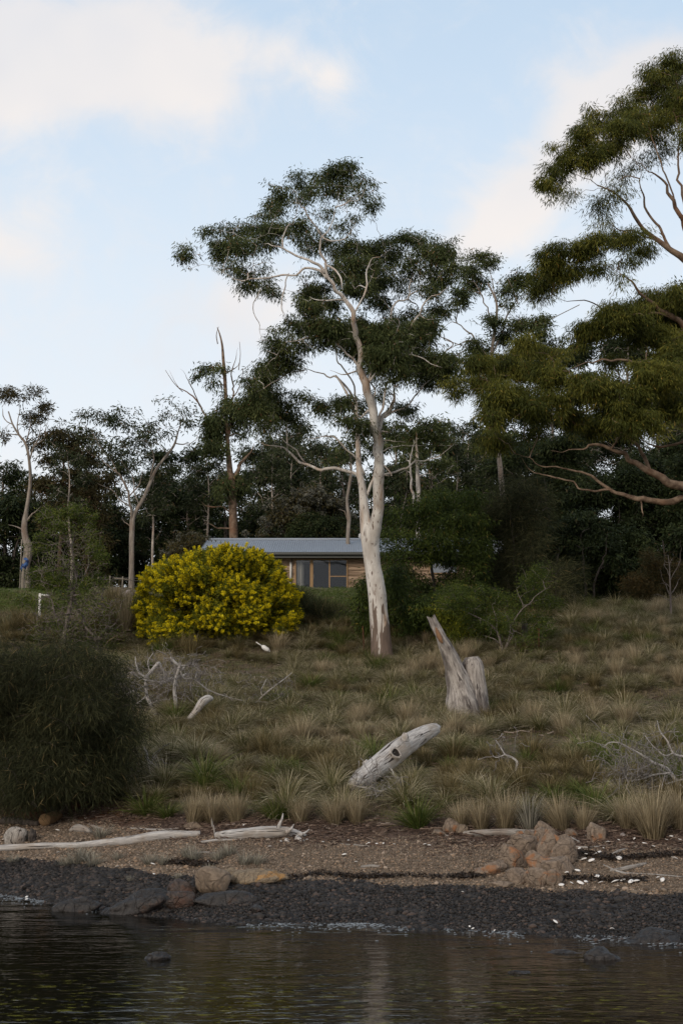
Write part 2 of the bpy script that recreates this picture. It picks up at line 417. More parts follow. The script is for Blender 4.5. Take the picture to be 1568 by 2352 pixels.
rockmat('rock_wet', (.014, .013, .013), (.042, .037, .034), (.045, .028, .020), .55, .38)
rockmat('rock_brownwet', (.035, .026, .022), (.085, .062, .050), (.07, .038, .026), .5, .55)
rockmat('rock_red', (.06, .028, .018), (.15, .07, .042), (.13, .05, .025), .5)
rockmat('rock_grey', (.20, .17, .16), (.38, .33, .31), (.26, .19, .16), .6)
def grassmat(name, stops, rough=.7, tw=.35):
    def fn(t):
        f = t.math('ADD', t.math('MULTIPLY', attr(t, 'rnd'), 1 - tw), t.math('MULTIPLY', attr(t, 't'), tw))
        finish(t, t.ramp(f, stops), rough, spec=.12, trans=.2)
    material(name, fn)
grassmat('grass_sedge', [(0, (.036, .040, .014)), (.28, (.080, .092, .026)), (.50, (.165, .152, .065)), (.72, (.34, .29, .175)), (1, (.66, .58, .42))])
grassmat('grass_green', [(0, (.035, .048, .012)), (.38, (.075, .108, .022)), (.62, (.15, .165, .045)), (.82, (.33, .275, .14)), (1, (.56, .46, .30))])
grassmat('grass_straw', [(0, (.105, .082, .042)), (.4, (.235, .188, .115)), (.75, (.42, .345, .22)), (1, (.66, .56, .39))])
grassmat('grass_brown', [(0, (.050, .040, .016)), (.4, (.115, .092, .038)), (.75, (.24, .19, .095)), (1, (.48, .39, .24))])
grassmat('grass_grey', [(0, (0.084, 0.078, 0.060)), (.4, (0.180, 0.168, 0.132)), (.75, (0.324, 0.300, 0.240)), (1, (0.576, 0.528, 0.432))])
grassmat('grass_cover', [(0, (.040, .034, .016)), (.35, (.082, .076, .030)), (.65, (.165, .135, .072)), (1, (.40, .32, .20))])
grassmat('grass_lawn', [(0, (.035, .055, .010)), (.5, (.075, .115, .018)), (.9, (.13, .17, .035)), (1, (.25, .21, .10))])
def twm(t): finish(t, t.ramp(attr(t, 'rnd'), [(0, (.035, .024, .018)), (.45, (.115, .075, .055)), (.75, (.24, .18, .14)), (1, (.52, .46, .40))]), .9)
material('litter', twm)
material('seaweed', lambda t: finish(t, t.ramp(attr(t, 'rnd'), [(0, (.008, .007, .006)), (1, (.045, .030, .020))]), .6))
material('shell', lambda t: finish(t, t.mix(t.noise(objc(t), 30, 3), (.66, .62, .57), (.85, .83, .80)), .5))
material('float_white', lambda t: finish(t, t.mix(t.noise(objc(t), 8, 3), (.62, .61, .58), (.82, .82, .80)), .4))
material('post_paint', lambda t: finish(t, t.mix(t.smooth(t.noise(objc(t), 14, 4, .7), .56, .60), (.78, .77, .74), (.10, .08, .06)), .6))
material('blue_cloth', lambda t: finish(t, t.mix(t.smooth(t.noise(objc(t), 9, 3), .42, .58), (.008, .02, .07), (.05, .12, .30)), .7))
material('post_wood', lambda t: finish(t, t.mix(t.noise(mapped(t, objc(t), (20, 20, 2)), 1, 4), (.12, .105, .085), (.30, .26, .21)), .9))
material('wire', lambda t: finish(t, (.16, .15, .14, 1), .5))
material('rust_iron', lambda t: finish(t, t.mix(t.noise(objc(t), 20, 3), (.05, .02, .012), (.14, .05, .025)), .8))

def waterm(t):
    v = t.n('ShaderNodeNewGeometry').outputs['Position']
    m1 = mapped(t, v, (.9, 2.6, 1)); m2 = mapped(t, v, (2.2, 6.5, 1)); m3 = mapped(t, v, (8, 20, 1))
    h = t.math('ADD', t.math('MULTIPLY', t.noise(m1, 1.0, 3, .5, .4), 1.0), t.math('MULTIPLY', t.noise(m2, 1.3, 3, .55, .3), .42))
    h = t.math('ADD', h, t.math('MULTIPLY', t.noise(m3, 1.0, 2, .5), t.math('ADD', .03, t.math('MULTIPLY', attr(t, 'lap'), .30))))
    weed = t.smooth(t.noise(mapped(t, v, (2.2, 4.6, 1)), 2.2, 4, .65, .6), .57, .64)
    far = attr(t, 'near')
    c = t.mix(t.math('MULTIPLY', weed, far), t.mix(attr(t, 'shoal'), (.005, .0045, .003), (.016, .011, .007)), (.11, .105, .020))
    p = t.n('ShaderNodeBsdfPrincipled', Base_Color=c, Roughness=.06)
    p.inputs['IOR'].default_value = 1.33
    t.set(p, 'Normal', t.n('ShaderNodeBump', Strength=.42, Distance=.034, Height=h).outputs[0])
    t.n('ShaderNodeOutputMaterial', Surface=p.outputs[0])
material('water', waterm)
material('foam', lambda t: finish(t, t.mix(t.noise(t.n('ShaderNodeNewGeometry').outputs['Position'], 30, 3), (.08, .10, .12), (.34, .38, .42)), .35))  # bluish tones put the sky glints of lapping ripples into the froth

# house materials
material('roof_iron', lambda t: finish(t, t.mix(t.noise(mapped(t, objc(t), (1, 3, 3)), 2, 4), (.19, .22, .26), (.31, .35, .41)), .45, spec=.5))
material('gutter', lambda t: finish(t, (.10, .105, .10, 1), .5))
material('boards', lambda t: finish(t, t.mix(t.smooth(t.noise(mapped(t, objc(t), (.8, 3, 9)), 1.5, 5, .6, .5), .35, .65), (.17, .115, .075), (.44, .32, .225)), .8, t.noise(mapped(t, objc(t), (1, 10, 30)), 2, 4), .4, .01))
material('door_wood', lambda t: finish(t, t.mix(t.noise(mapped(t, objc(t), (3, 3, 3)), 3, 3), (.26, .155, .075), (.40, .26, .135)), .5))
material('dark_inside', lambda t: finish(t, (.035, .035, .038, 1), .9))
material('curtain', lambda t: finish(t, (.80, .74, .66, 1), .9))
material('white_pipe', lambda t: finish(t, (.72, .71, .68, 1), .5))
def glassm(t):
    p = t.n('ShaderNodeBsdfGlossy', Color=(.32, .33, .34, 1), Roughness=.03); q = t.n('ShaderNodeBsdfTransparent', Color=(.85, .87, .88, 1))
    f = t.n('ShaderNodeFresnel', IOR=1.5)
    t.n('ShaderNodeOutputMaterial', Surface=t.n('ShaderNodeMixShader', _0=t.math('ADD', f.outputs[0], .05), _1=q.outputs[0], _2=p.outputs[0]).outputs[0])
material('glass', glassm)

# ------------------------------------------------------------------ ground and water
def grid(xs, ys):
    X, Y = np.meshgrid(xs, ys); nx, ny = len(xs), len(ys)
    i = np.arange(ny - 1)[:, None] * nx + np.arange(nx - 1)[None]
    return X.ravel(), Y.ravel(), np.stack([i, i + 1, i + nx + 1, i + nx], -1).reshape(-1, 4)
xs = np.concatenate([np.linspace(-400, -22, 30)[:-1], np.linspace(-22, 22, 300), np.linspace(22, 400, 30)[1:]])
ys = np.concatenate([np.linspace(-60, 10, 15)[:-1], np.linspace(10, 62, 480), np.linspace(62, 130, 60)[1:], np.linspace(130, 900, 30)[1:]])
gx, gy, gf = grid(xs, ys); gz = zf(gx, gy)
tt = gy - Yw(gx)
edge = .35 * n2(gx, gy, .8, 4)
beach = sst((5.0 + edge - tt) / .5)
wrackw = sst((tt - 3.5 - edge) / .6) * sst((6.0 + edge - tt) / .6)
WETZ = .355
wetw = sst((WETZ + .02 * n2(gx, gy, .5, 9) - gz) / .03)
def ell(px, py, X, Y, rx, ry, soft=.35):
    q = np.sqrt(((px - X) / rx) ** 2 + ((py - Y) / ry) ** 2); return sst((1 + soft - q) / (2 * soft))
GP = np.stack([gx, gy, gz], -1); PX, PY = project(np.where(gy[:, None] > 8, GP, np.array([[0, 9., 0]])))
lawn = np.maximum.reduce([ell(PX, PY, 735, 1362, 110, 40), .8 * ell(PX, PY, 740, 1430, 120, 30), ell(PX, PY, 60, 1370, 160, 30), .8 * ell(PX, PY, 200, 1495, 90, 22)]) * (gy > 42) * (gy < 62)
lawn = lawn * (.65 + .35 * n2(gx, gy, 1.1, 21))
red = ell(PX, PY, 110, 1865, 230, 32, .4) * (gy > 22) * (gy < 33)
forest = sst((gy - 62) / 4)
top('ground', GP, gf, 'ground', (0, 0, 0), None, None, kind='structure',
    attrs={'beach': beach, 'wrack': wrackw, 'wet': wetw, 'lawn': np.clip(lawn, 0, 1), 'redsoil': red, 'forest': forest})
wx = np.concatenate([[-300, -60, -20], np.linspace(-9, 9, 90), [20, 60, 300]]); wy = np.concatenate([[-200, -40, 0], np.linspace(8, 27, 190)])
ax, ay, af = grid(wx, wy); at_ = ay - Yw(ax)
az = .012 * n2(ax * .5, ay * 1.6, .35, 31, 2) * sst((at_ + 2.5) / 2) * (at_ < .4)
top('water', np.stack([ax, ay, az], -1), af, 'water', (0, 0, 0), None, None, kind='structure',
    attrs={'lap': sst((at_ + 1.1) / .8), 'near': sst((18.0 - ay) / 2.6), 'shoal': sst((ax + 1.5) / 2.5)})

# ------------------------------------------------------------------ trees
def zc(ox, oy, s, rows): return [(ox + r[0] * s, oy + r[1] * s, r[2] * s, r[3] * s) + tuple(r[4:]) for r in rows]

def leaves(pos, out, L, W, droop, r2, n):
    """n leaf blades at pos, hanging outwards along out"""
    d = norm(out * .55 + np.array([0, 0, -droop]) + rng.normal(0, .45, (n, 3)))
    s = norm(np.cross(d, rng.normal(0, 1, (n, 3))))
    l = (L * rng.uniform(.45, 1.45, n))[:, None]; ww = (W * rng.uniform(.7, 1.2, n))[:, None] * .5
    mid = pos + d * l * .45 + np.array([0, 0, 1]) * l * .04
    V = np.stack([pos, mid + s * ww, pos + d * l, mid - s * ww], 1).reshape(-1, 3)
    Fq = np.arange(4 * n).reshape(n, 4)
    return V, Fq, np.repeat(r2, 4)

def tree(name, label, cat, d, limbs, clumps, bark, leaf, L=.15, Wd=.036, droop=.7, cover=1.5, tuft=15., spread=None,
         twigbark=None, group=None, sides=8, rmin=.008, shape=(.8, .8, .6), base=None, trunkname='trunk', crownname='crown', rough=.07, bare=None, tone=0.0, twigs=True, sag=1.0, extra=None, loose=True, wig=.075):
    sc = F / d
    W0 = []
    for li, lb in enumerate(limbs):
        pts = []
        X0, Y0 = lb[0][:2]; slope = rng.uniform(-.45, .45) if li else 0.0
        d0 = 0.0
        if li and W0:
            q = np.concatenate([w_ for w_ in W0]); PXq, PYq = q[:, 4], q[:, 5]
            d0 = q[np.argmin((PXq - X0) ** 2 + (PYq - Y0) ** 2), 1] - d
        acc = 0.0; last = (X0, Y0)
        for r in lb:
            acc += math.hypot(r[0] - last[0], r[1] - last[1]); last = r[:2]
            dy = r[3] if len(r) > 3 else d0 + slope * acc / sc
            p = P(r[0], r[1], d + dy); pts.append([p[0], p[1], p[2], r[2] / 2 / F * (d + dy), r[0], r[1]])
        m = max(4, int(acc / (10 if li == 0 else 9)) + 2)
        q_ = cr(pts, m)
        if li and wig:
            u_ = np.linspace(0, 1, m); al_ = acc / sc * u_
            wv_ = np.stack([vnoise(np.stack([al_ * 1.7 + 9 * li, al_ * 0 + k_, al_ * 0], 1), 5 + li) + .7 * vnoise(np.stack([al_ * 4.3 + 3 * li, al_ * 0 + k_, al_ * 0], 1), 9) for k_ in range(3)], 1)
            q_[:, :3] += wv_ * (wig * np.minimum(1, u_ * 3))[:, None]
        W0.append(q_)
    if base is None: b = W0[0][0, :3].copy(); b[2] = float(zf(b[0], b[1]))
    else: b = np.array(base, float)
    root = empty(name, b, label, cat, group)
    A1 = Acc()
    for li, q in enumerate(W0):
        if li == 0:
            g = b[2] - .25
            if q[0, 2] > g: q = np.concatenate([[np.concatenate([[q[0, 0], q[0, 1], g], q[0, 3:]])], q])
        k = sides if li == 0 else (sides - 2 if q[:, 3].max() > .03 else 5)
        rr = np.maximum(q[:, 3], .004)
        if li:
            tp_ = np.linspace(0, 1, len(rr)); rr = rr * (.92 if rr.max() > .12 else .78) * (1 - .75 * np.clip((tp_ - .6) / .4, 0, 1) ** 1.5)
        V, Fq = tubes(q[None, :, :3], rr[None], max(k, 5), True, rough if rr.max() > .03 else 0, 2.5, 7 + li)
        A1.add(V, Fq)
    nodes = np.concatenate([q[:, :3] for q in W0]); nrad = np.concatenate([q[:, 3] for q in W0])
    ndist = np.concatenate([np.linspace(0, 1, len(q)) * .3 for q in W0])
    # tufts
    T, TR, TC = [], [], []
    xs_ = np.array([c[0] for c in clumps]); cxm = (xs_.min() + xs_.max()) / 2; hw = max((xs_.max() - xs_.min()) / 2, 30)
    sp = spread if spread is not None else hw / sc * .6
    for c in clumps:
        X, Y, rx, ry = c[:4]; den = c[4] if len(c) > 4 else 1.0
        fx = min(1, abs(X - cxm) / (hw * 1.15)); lim = sp * math.sqrt(max(0.08, 1 - fx * fx))
        dy = c[5] if len(c) > 5 else rng.uniform(-lim, lim)
        ctr = P(X, Y, d + dy); s2 = (d + dy) / F
        rx, ry = rx * 1.12, ry * 1.2
        n = max(2, int(round(rx * ry / (tuft * tuft) * 3.2)))
        o = norm(rng.normal(0, 1, (n, 3))) * (rng.uniform(.15, 1, (n, 1)) ** .5) * .82
        dn_ = np.full(n, den) * rng.uniform(.55, 1.25, n); rr_ = rng.uniform(.55, 1.3, n)
        if loose:
            st_ = rng.uniform(0, 1, n) < .32; o = np.where(st_[:, None], norm(o) * rng.uniform(.9, 1.4, (n, 1)), o); dn_ = np.where(st_, dn_ * .45, dn_); rr_ = np.where(st_, rr_ * .7, rr_)
        o *= np.array([rx, min(rx, ry) * 1.25, ry]) * s2
        T.append(ctr + o); TR.append(tuft * s2 * rr_); TC.append(dn_)
    T = np.concatenate(T); TR = np.concatenate(TR); TC = np.concatenate(TC)
    gz_ = zf(T[:, 0], T[:, 1]); T[:, 2] = np.maximum(T[:, 2], gz_ + .08)
    if twigs:
        start = nodes[-1] * 0 + W0[0][len(W0[0]) // 2, :3]
        dmin = np.sqrt(((T[:, None] - nodes[None, ::3]) ** 2).sum(-1)).min(1)
        order = np.argsort(dmin)
        N_ = 6
        NP = nodes.copy(); NO = np.full(len(nodes), -1); ND = ndist.copy()
        paths, par, at0 = [], [], []; NR = nrad.copy(); NI = np.zeros(len(nodes), int)
        ts = np.linspace(0, 1, N_)[:, None]
        for ti in order:
            t = T[ti]; dv = t - NP; dd = np.sqrt((dv ** 2).sum(1))
            cost = dd * (1 + .55 * (dv[:, 2] < 0) * np.abs(dv[:, 2]) / np.maximum(dd, .05)) + .12 * ND
            j = int(np.argmin(cost)); a = NP[j]; D_ = dd[j]
            mid = (a + t) / 2 + np.array([0, 0, .16 * D_ * sag]) + rng.normal(0, .09, 3) * D_
            p = (1 - ts) ** 2 * a + 2 * ts * (1 - ts) * mid + ts ** 2 * t
            p[1:-1] += rng.normal(0, .025, (N_ - 2, 3)) * D_
            paths.append(p); par.append(int(NO[j])); at0.append((NR[j], int(NI[j])))
            k = len(paths) - 1
            NP = np.concatenate([NP, p[1:]]); NO = np.concatenate([NO, np.full(N_ - 1, k)]); NR = np.concatenate([NR, np.zeros(N_ - 1)]); NI = np.concatenate([NI, np.arange(1, N_)]); ND = np.concatenate([ND, ND[j] + D_ * np.linspace(.2, 1, N_ - 1)])
        cnt = np.ones(len(paths))
        for k in range(len(paths) - 1, -1, -1):
            if par[k] >= 0: cnt[par[k]] += cnt[k]
        PA = np.array(paths); r0 = rmin * cnt ** .52; r0 = np.minimum(r0, .05 + .02 * rmin / .008); sh_ = np.linspace(1, .55, N_)
        for k in range(len(paths)):
            r0[k] = min(r0[k], max(rmin * .8, .72 * (at0[k][0] if par[k] < 0 else r0[par[k]] * sh_[at0[k][1]])))
        R_ = r0[:, None] * np.linspace(1, .55, N_)[None] + 0.0
        V, Fq = tubes(PA, R_, 4, False)
        A1.add(V, Fq)
    if bare:
        for bl in bare:
            pts = []; sl = rng.uniform(-.4, .4); acc = 0; last = bl[0][:2]
            for r in bl:
                acc += math.hypot(r[0] - last[0], r[1] - last[1]); last = r[:2]
                p = P(r[0], r[1], d + sl * acc / sc); pts.append([*p, r[2] / 2 / sc])
            q = cr(pts, max(4, int(acc / 8) + 2)); V, Fq = tubes(q[None, :, :3], np.maximum(q[None, :, 3], .004), 5); A1.add(V, Fq)
    V, Fq = A1.get()
    part(trunkname, V, Fq, bark, root)
    # leaves
    a_leaf = L * Wd * .5 * .62
    n = np.maximum(2, (1.45 * cover * TC * math.pi * TR ** 2 / a_leaf)).astype(int)
    idx = np.repeat(np.arange(len(T)), n); tot = len(idx)
    o = rng.normal(0, 1, (tot, 3)) * .70; q = np.linalg.norm(o, axis=1, keepdims=True); o = np.where(q > 2.0, o / q * 1.9, o); o[:, 2] -= .35 * (np.abs(o[:, 2]) > .5) * rng.uniform(0, 1, tot)
    pos = T[idx] + o * np.array(shape) / .6 * TR[idx][:, None] * .85 + np.array([0, 0, 1]) * (.25 * TR[idx])[:, None]
    outv = o * np.array([1, 1, .4])
    tr_ = rng.uniform(0, 1, len(T))
    r2 = np.clip(.5 * tr_[idx] + .46 * rng.uniform(0, 1, tot) + tone, 0, 1); r2 = np.where(rng.uniform(0, 1, tot) < .015, 1.0, r2 * .93)
    V, Fq, rr = leaves(pos, outv, L, Wd, droop, r2, tot)
    part(crownname, V, [Fq], leaf, root, {'rnd': rr}, smooth=False)
    if extra: extra(root, T, TR, tr_)
    STAT.append((name, tot)); return root
STAT = []

# --- the tall pale gum in the middle
R1 = lambda rows: zc(392, 313.6, .5, rows)
gum_clumps = R1([
 (590,210,55,38,.8),(690,190,50,32,.8),(790,165,80,40,1),(880,215,60,45,.45),(740,245,60,38,.8),(510,255,55,40,.8),(475,305,50,42,.8),(600,290,50,40,.4),(925,325,32,48,.9),
 (860,370,35,25,.4),(700,350,70,40,.3),(790,420,60,35,.35),(500,340,40,30,.6),(800,230,50,40,.6),(650,250,40,40,.5),(850,300,50,40,.3),
 (430,370,50,40,.7),(380,430,80,32,1),(480,430,90,38,1.1),(590,400,55,30,.9),(280,430,80,28,.6),(170,440,50,26,.7),(250,500,60,50,1),(230,560,42,35,.8),(330,510,70,45,.9),(430,490,70,40,.8),
 (300,600,60,36,.45),(330,640,36,36,.9),(365,690,58,34,.8),(440,690,58,32,.8),(480,725,30,25,.6),(70,545,30,45,.9),(600,460,60,45,.45),(640,500,60,60,.4),(700,470,50,40,.5),(400,600,60,30,.3),
 (760,530,55,35,.7),(850,510,60,35,1),(940,515,80,45,1.2),(1010,540,60,55,1),(1100,480,70,42,1.1),(1180,515,80,50,1.1),(1255,540,65,55,1),(1130,600,80,50,.7),(1230,640,80,55,.9),(1200,700,60,50,.7),(1300,600,40,45,.9),
 (850,610,110,65,1.3),(960,640,90,70,1.1),(880,700,80,50,1),(660,715,75,65,1.4),(740,640,60,50,.9),(640,790,65,40,1.3),(720,770,60,40,1.2),(950,765,60,40,.8),(1060,700,55,45,.45),(1240,800,45,45,1),(1120,835,100,36,.5),(1100,650,40,40,.3),
 (600,880,100,50,1.1),(720,885,110,60,1.2),(850,900,120,70,1.5),(980,930,120,75,1.5),(1100,920,110,65,1.4),(1180,900,60,60,1.2),(500,960,62,55,1.2),(490,1040,75,60,1.2),(430,1110,65,60,1.1),(590,955,55,45,.7),
 (880,980,80,50,1.2),(1000,1020,120,60,1.5),(1120,1030,120,70,1.5),(1240,1040,90,60,1.4),(1200,1110,90,50,1),(1290,1080,50,50,1),(950,1075,80,38,.9),(1050,1110,60,40,.9),(560,1060,40,40,.5),(1010,870,60,40,1),
 (700,930,80,50,.7),(800,960,60,50,.7),(700,1260,55,38,.9),(790,1235,65,42,1),(820,1300,60,40,.9),(880,1240,36,36,.8),(1090,1250,48,32,.9),(1040,1255,40,28,.7),(960,1180,45,40,.5),(620,1215,60,22,.45),
 (880,1330,40,50,.6),(1040,1350,40,50,.55),(420,1190,80,55,1.1),(360,1140,50,36,.9),(480,1260,80,55,1.0),(400,1250,70,55,1.1),(450,1330,70,45,.7),(560,1190,50,22,.5),(350,1230,60,50,1.0),(560,1300,60,40,.6)])
LIMBS = [
 [(877,1538,76),(877,1522,60),(876,1500,51),(873,1450,46),(868,1400,43),(865,1361,41),(859,1320,39),(856,1301,38),(851,1262,39),(849,1235,42),(843,1212,34),(838,1195,25),(834.5,1141,20),(830,1110,17),(825,1081,15),(823,1050,13),(822,1021,12),(820,980,10),(816,930,7),(800,895,5),(770,862,4)],
 [(851,1262,34),(855,1235,34),(862,1205,31),(868,1170,28),(868.5,1141,27),(869.5,1081,25.5),(868.5,1050,26),(867.5,1021,26),(859,961,22),(853,921,22),(843,882,20),(832,850,17),(822,810,15),(812,760,14),(803,720,13),(790,690,12),(768,660,11),(745,628,10),(741,600,9),(737,560,8),(737,540,8),(748,525,6.5),(763,500,5.5),(770,475,4),(780,445,3)],
 [(745,628,9),(735,610,9),(710,600,8),(690,588,7),(660,575,6),(620,565,5),(600,568,3)],
 [(750,640,8),(735,620,8),(700,614,7),(670,628,6),(640,631,6),(600,634,5),(570,641,4),(540,647,3),(520,636,2.5),(490,625,2)],
 [(737,540,7),(722,522,5),(700,498,4),(690,475,3),(672,455,2)],
 [(738,542,5),(752,552,4),(770,548,3),(800,535,2.5),(815,525,2)],
 [(770,475,4),(795,465,3),(820,458,2.5),(836,445,2)],
 [(745,605,6),(775,640,5),(790,665,4)],
 [(663,628,4),(650,665,4),(645,690,3.5),(652,715,3),(655,735,2)],
 [(600,662,3),(590,690,3),(585,720,2.5),(592,755,2),(600,790,1.5)],
 [(855,950,14),(848,940,8),(822,960,6),(800,915,7),(772,865,6),(750,860,5),(715,850,4),(680,842,2.5)],
 [(822,940,6),(806,880,5),(772,830,4),(762,800,3),(740,780,2.5)],
 [(853,925,8),(858,895,5),(826,858,5),(790,858,4.5),(760,850,3)],
 [(833,1120,12),(822,1095,11),(805,1085,10),(770,1078,10),(740,1077,9),(700,1062,8),(670,1045,7),(640,1030,6),(610,1020,4),(585,1010,3)],
 [(700,1062,5),(675,1030,4),(650,1010,3),(625,990,2)],
 [(838,1090,6),(815,1050,5),(780,1015,5),(760,1005,4),(735,1003,4),(705,1005,3)],
 [(864,1010,12),(875,980,13),(890,952,12),(903,925,10),(907,895,6),(905,870,3)],
 [(882,960,7),(900,948,6),(930,938,5),(960,905,4),(985,880,3),(1010,862,2)],
 [(842,1140,9),(856,1105,9),(875,1095,7),(905,1088,6),(930,1078,6),(945,1063,5),(975,1062,4),(1000,1050,4),(1025,1030,3),(1040,1018,2)],
 [(856,1105,7),(862,1070,6),(866,1040,4),(890,1030,3.5),(920,1018,3),(950,1024,2.5),(975,1025,2)],
 [(870,1060,4),(895,1085,4),(868,1085,3)],
 [(845,880,7),(870,800,7),(893,740,7),(899,705,6),(915,692,6),(935,683,6),(943,655,5),(948,630,4),(940,610,3)],
 [(905,800,5),(930,770,6),(955,728,6),(970,705,5),(987,688,4),(1010,670,3),(1037,648,2)],
 [(862,985,8),(885,905,6),(905,850,6),(930,800,5),(955,760,4)],
 [(843,882,8),(880,840,6),(930,820,5),(980,830,4),(1020,840,3)],
 [(832,850,7),(780,800,6),(720,770,5),(660,790,4),(630,820,3)],
 [(807,735,6),(820,700,5),(840,650,5),(850,600,4),(880,580,3)],
 [(790,690,5),(740,690,4),(715,680,3)],
 [(700,850,4),(660,860,4),(620,880,4),(600,900,3)],
]
tree('gum_tree', 'tall gum tree with a smooth pale forked trunk, standing alone before the house', 'tree', 45.0, LIMBS, gum_clumps, 'bark_pale', 'leaf_gum',
     L=.135, Wd=.030, droop=.95, cover=1.35, tuft=12, sides=20, rmin=.0105, spread=2.6, rough=.05)

# --- big leaning gum that enters from the side, olive foliage
R2 = lambda rows: zc(940.8, 78.4, .4667, rows)
tree('gum_tree', 'large gum tree with layered olive domes of foliage arching in over the slope', 'tree', 40.0,
 [[(1700,1640,80),(1680,1400,70),(1650,1150,62),(1625,950,54),(1605,800,46),(1600,690,36),(1590,620,26),(1566,592,18),(1540,575,14),(1515,556,12),(1480,530,9),(1458,500,8),(1440,470,6),(1405,440,4),(1370,425,3)],
  [(1600,700,26),(1585,560,18),(1560,500,12),(1543,460,10),(1530,430,8),(1505,400,6),(1480,380,4),(1450,360,3)],
  [(1540,575,9),(1510,520,8),(1485,480,7),(1480,450,6),(1468,425,5),(1465,400,3)],
  [(1585,560,12),(1570,480,9),(1555,400,7),(1560,330,5),(1550,260,3)],
  [(1515,556,6),(1490,550,5),(1440,535,4),(1400,520,3),(1380,500,2)],
  [(1560,500,6),(1530,420,5),(1500,330,4),(1480,280,3)],
  [(1605,800,20),(1560,740,14),(1500,700,9),(1460,650,7),(1440,640,5),(1400,620,3)],
  [(1560,740,9),(1500,720,7),(1420,730,5),(1350,700,4),(1290,690,3),(1260,680,2)],
  [(1625,950,26),(1560,880,16),(1480,840,10),(1430,835,7),(1380,830,6),(1340,838,4),(1300,850,3)],
  [(1660,1180,34),(1600,1130,28),(1568,1118,24),(1530,1108,21),(1495,1095,18),(1470,1075,15),(1440,1050,12),(1410,1040,10),(1375,1030,9),(1330,1034,5),(1260,1036,3)],
  [(1495,1090,14),(1482,1055,12),(1465,1025,9),(1430,1000,7),(1400,990,5)],
  [(1665,1230,26),(1610,1150,22),(1568,1147,17),(1540,1155,17),(1500,1157,15),(1475,1148,14),(1440,1140,11),(1405,1125,9),(1370,1105,7),(1335,1090,6),(1300,1085,5),(1250,1075,5),(1215,1060,4),(1190,1045,3),(1180,1040,2)],
  [(1405,1125,7),(1345,1125,6),(1310,1110,5),(1280,1095,5),(1240,1088,4),(1210,1075,3),(1195,1050,2)],
  [(1470,1150,5),(1474,1170,4),(1470,1190,2)],
  [(1640,1050,24),(1590,1000,16),(1550,970,12),(1540,930,8),(1500,900,6)],
  [(1590,1000,10),(1550,1020,8),(1500,1025,6),(1470,1010,4)],
  [(1560,880,10),(1480,900,8),(1400,905,6),(1330,900,4),(1260,890,3)],
  [(1480,900,6),(1380,940,5),(1280,960,4),(1200,930,3),(1130,900,2)],
 ],
 R2([(1290,165,100,60,1.3),(1200,225,80,55,1.2),(1150,300,60,45,1.1),(1300,290,90,80,1.3),(1040,380,90,50,1.2),(930,430,80,50,1.2),(840,515,85,52,1.3),(1050,470,100,55,1.1),(780,610,75,62,1.4),(720,710,62,60,1.4),
  (680,770,48,46,1.2),(860,630,85,55,1.2),(960,570,90,55,.9),(1150,420,100,60,1),(1250,400,100,70,1),(940,850,60,60,.35),(1030,740,70,60,.25),(1180,500,70,50,.5),(1000,800,70,50,.25),(1230,560,60,50,.3),(760,800,60,30,.35),
  (1380,350,100,120,1.2),(1400,500,80,80,.8),(1120,640,80,50,.3),(960,950,50,30,.4),
  (700,1100,75,42,1.3),(800,1075,100,50,1.3),(900,1045,80,50,1.1),(1000,1005,100,42,1.1),(1100,1005,60,40,1),(680,1180,80,50,1.2),(640,1265,45,55,1.2),(780,1180,90,45,1.1),(900,1150,70,40,.8),(1050,1120,60,36,.6),(1150,1070,60,50,.6),(690,1240,60,40,.5),(1060,1200,40,40,.35),
  (1050,1400,150,65,1.3),(1200,1350,150,75,1.3),(950,1440,110,60,1.3),(1300,1430,120,100,1.3),(860,1500,80,60,1.3),(1310,1300,60,60,1),(1200,1500,150,70,1.2),
  (620,1600,120,60,1.4),(500,1650,120,70,1.4),(400,1640,90,50,1.4),(700,1690,120,80,1.4),(450,1800,120,80,1.4),(650,1830,150,70,1.3),(340,1700,50,60,1.3),(220,1760,44,50,1.1),(900,1740,120,80,1.3),(1050,1830,150,90,1.3),(1200,1700,150,90,1.4),(1300,1620,110,90,1.4),
  (900,1930,110,50,1.2),(1150,1930,140,50,1.1),(430,1990,60,60,1),(380,2030,40,30,.8),(560,1530,60,40,.9),(330,1620,70,40,1),(400,1900,60,70,1.2),(800,1890,70,60,1.1),(1330,1850,90,80,1.1),(600,1960,50,40,.7),(1000,1620,80,40,.8)]),
 'bark_rust', 'leaf_acacia', L=.14, Wd=.021, droop=1.1, cover=1.6, tuft=17, sides=14, rmin=.011, spread=2.4, base=on(11.2, 40.0), shape=(.72, .72, .5))

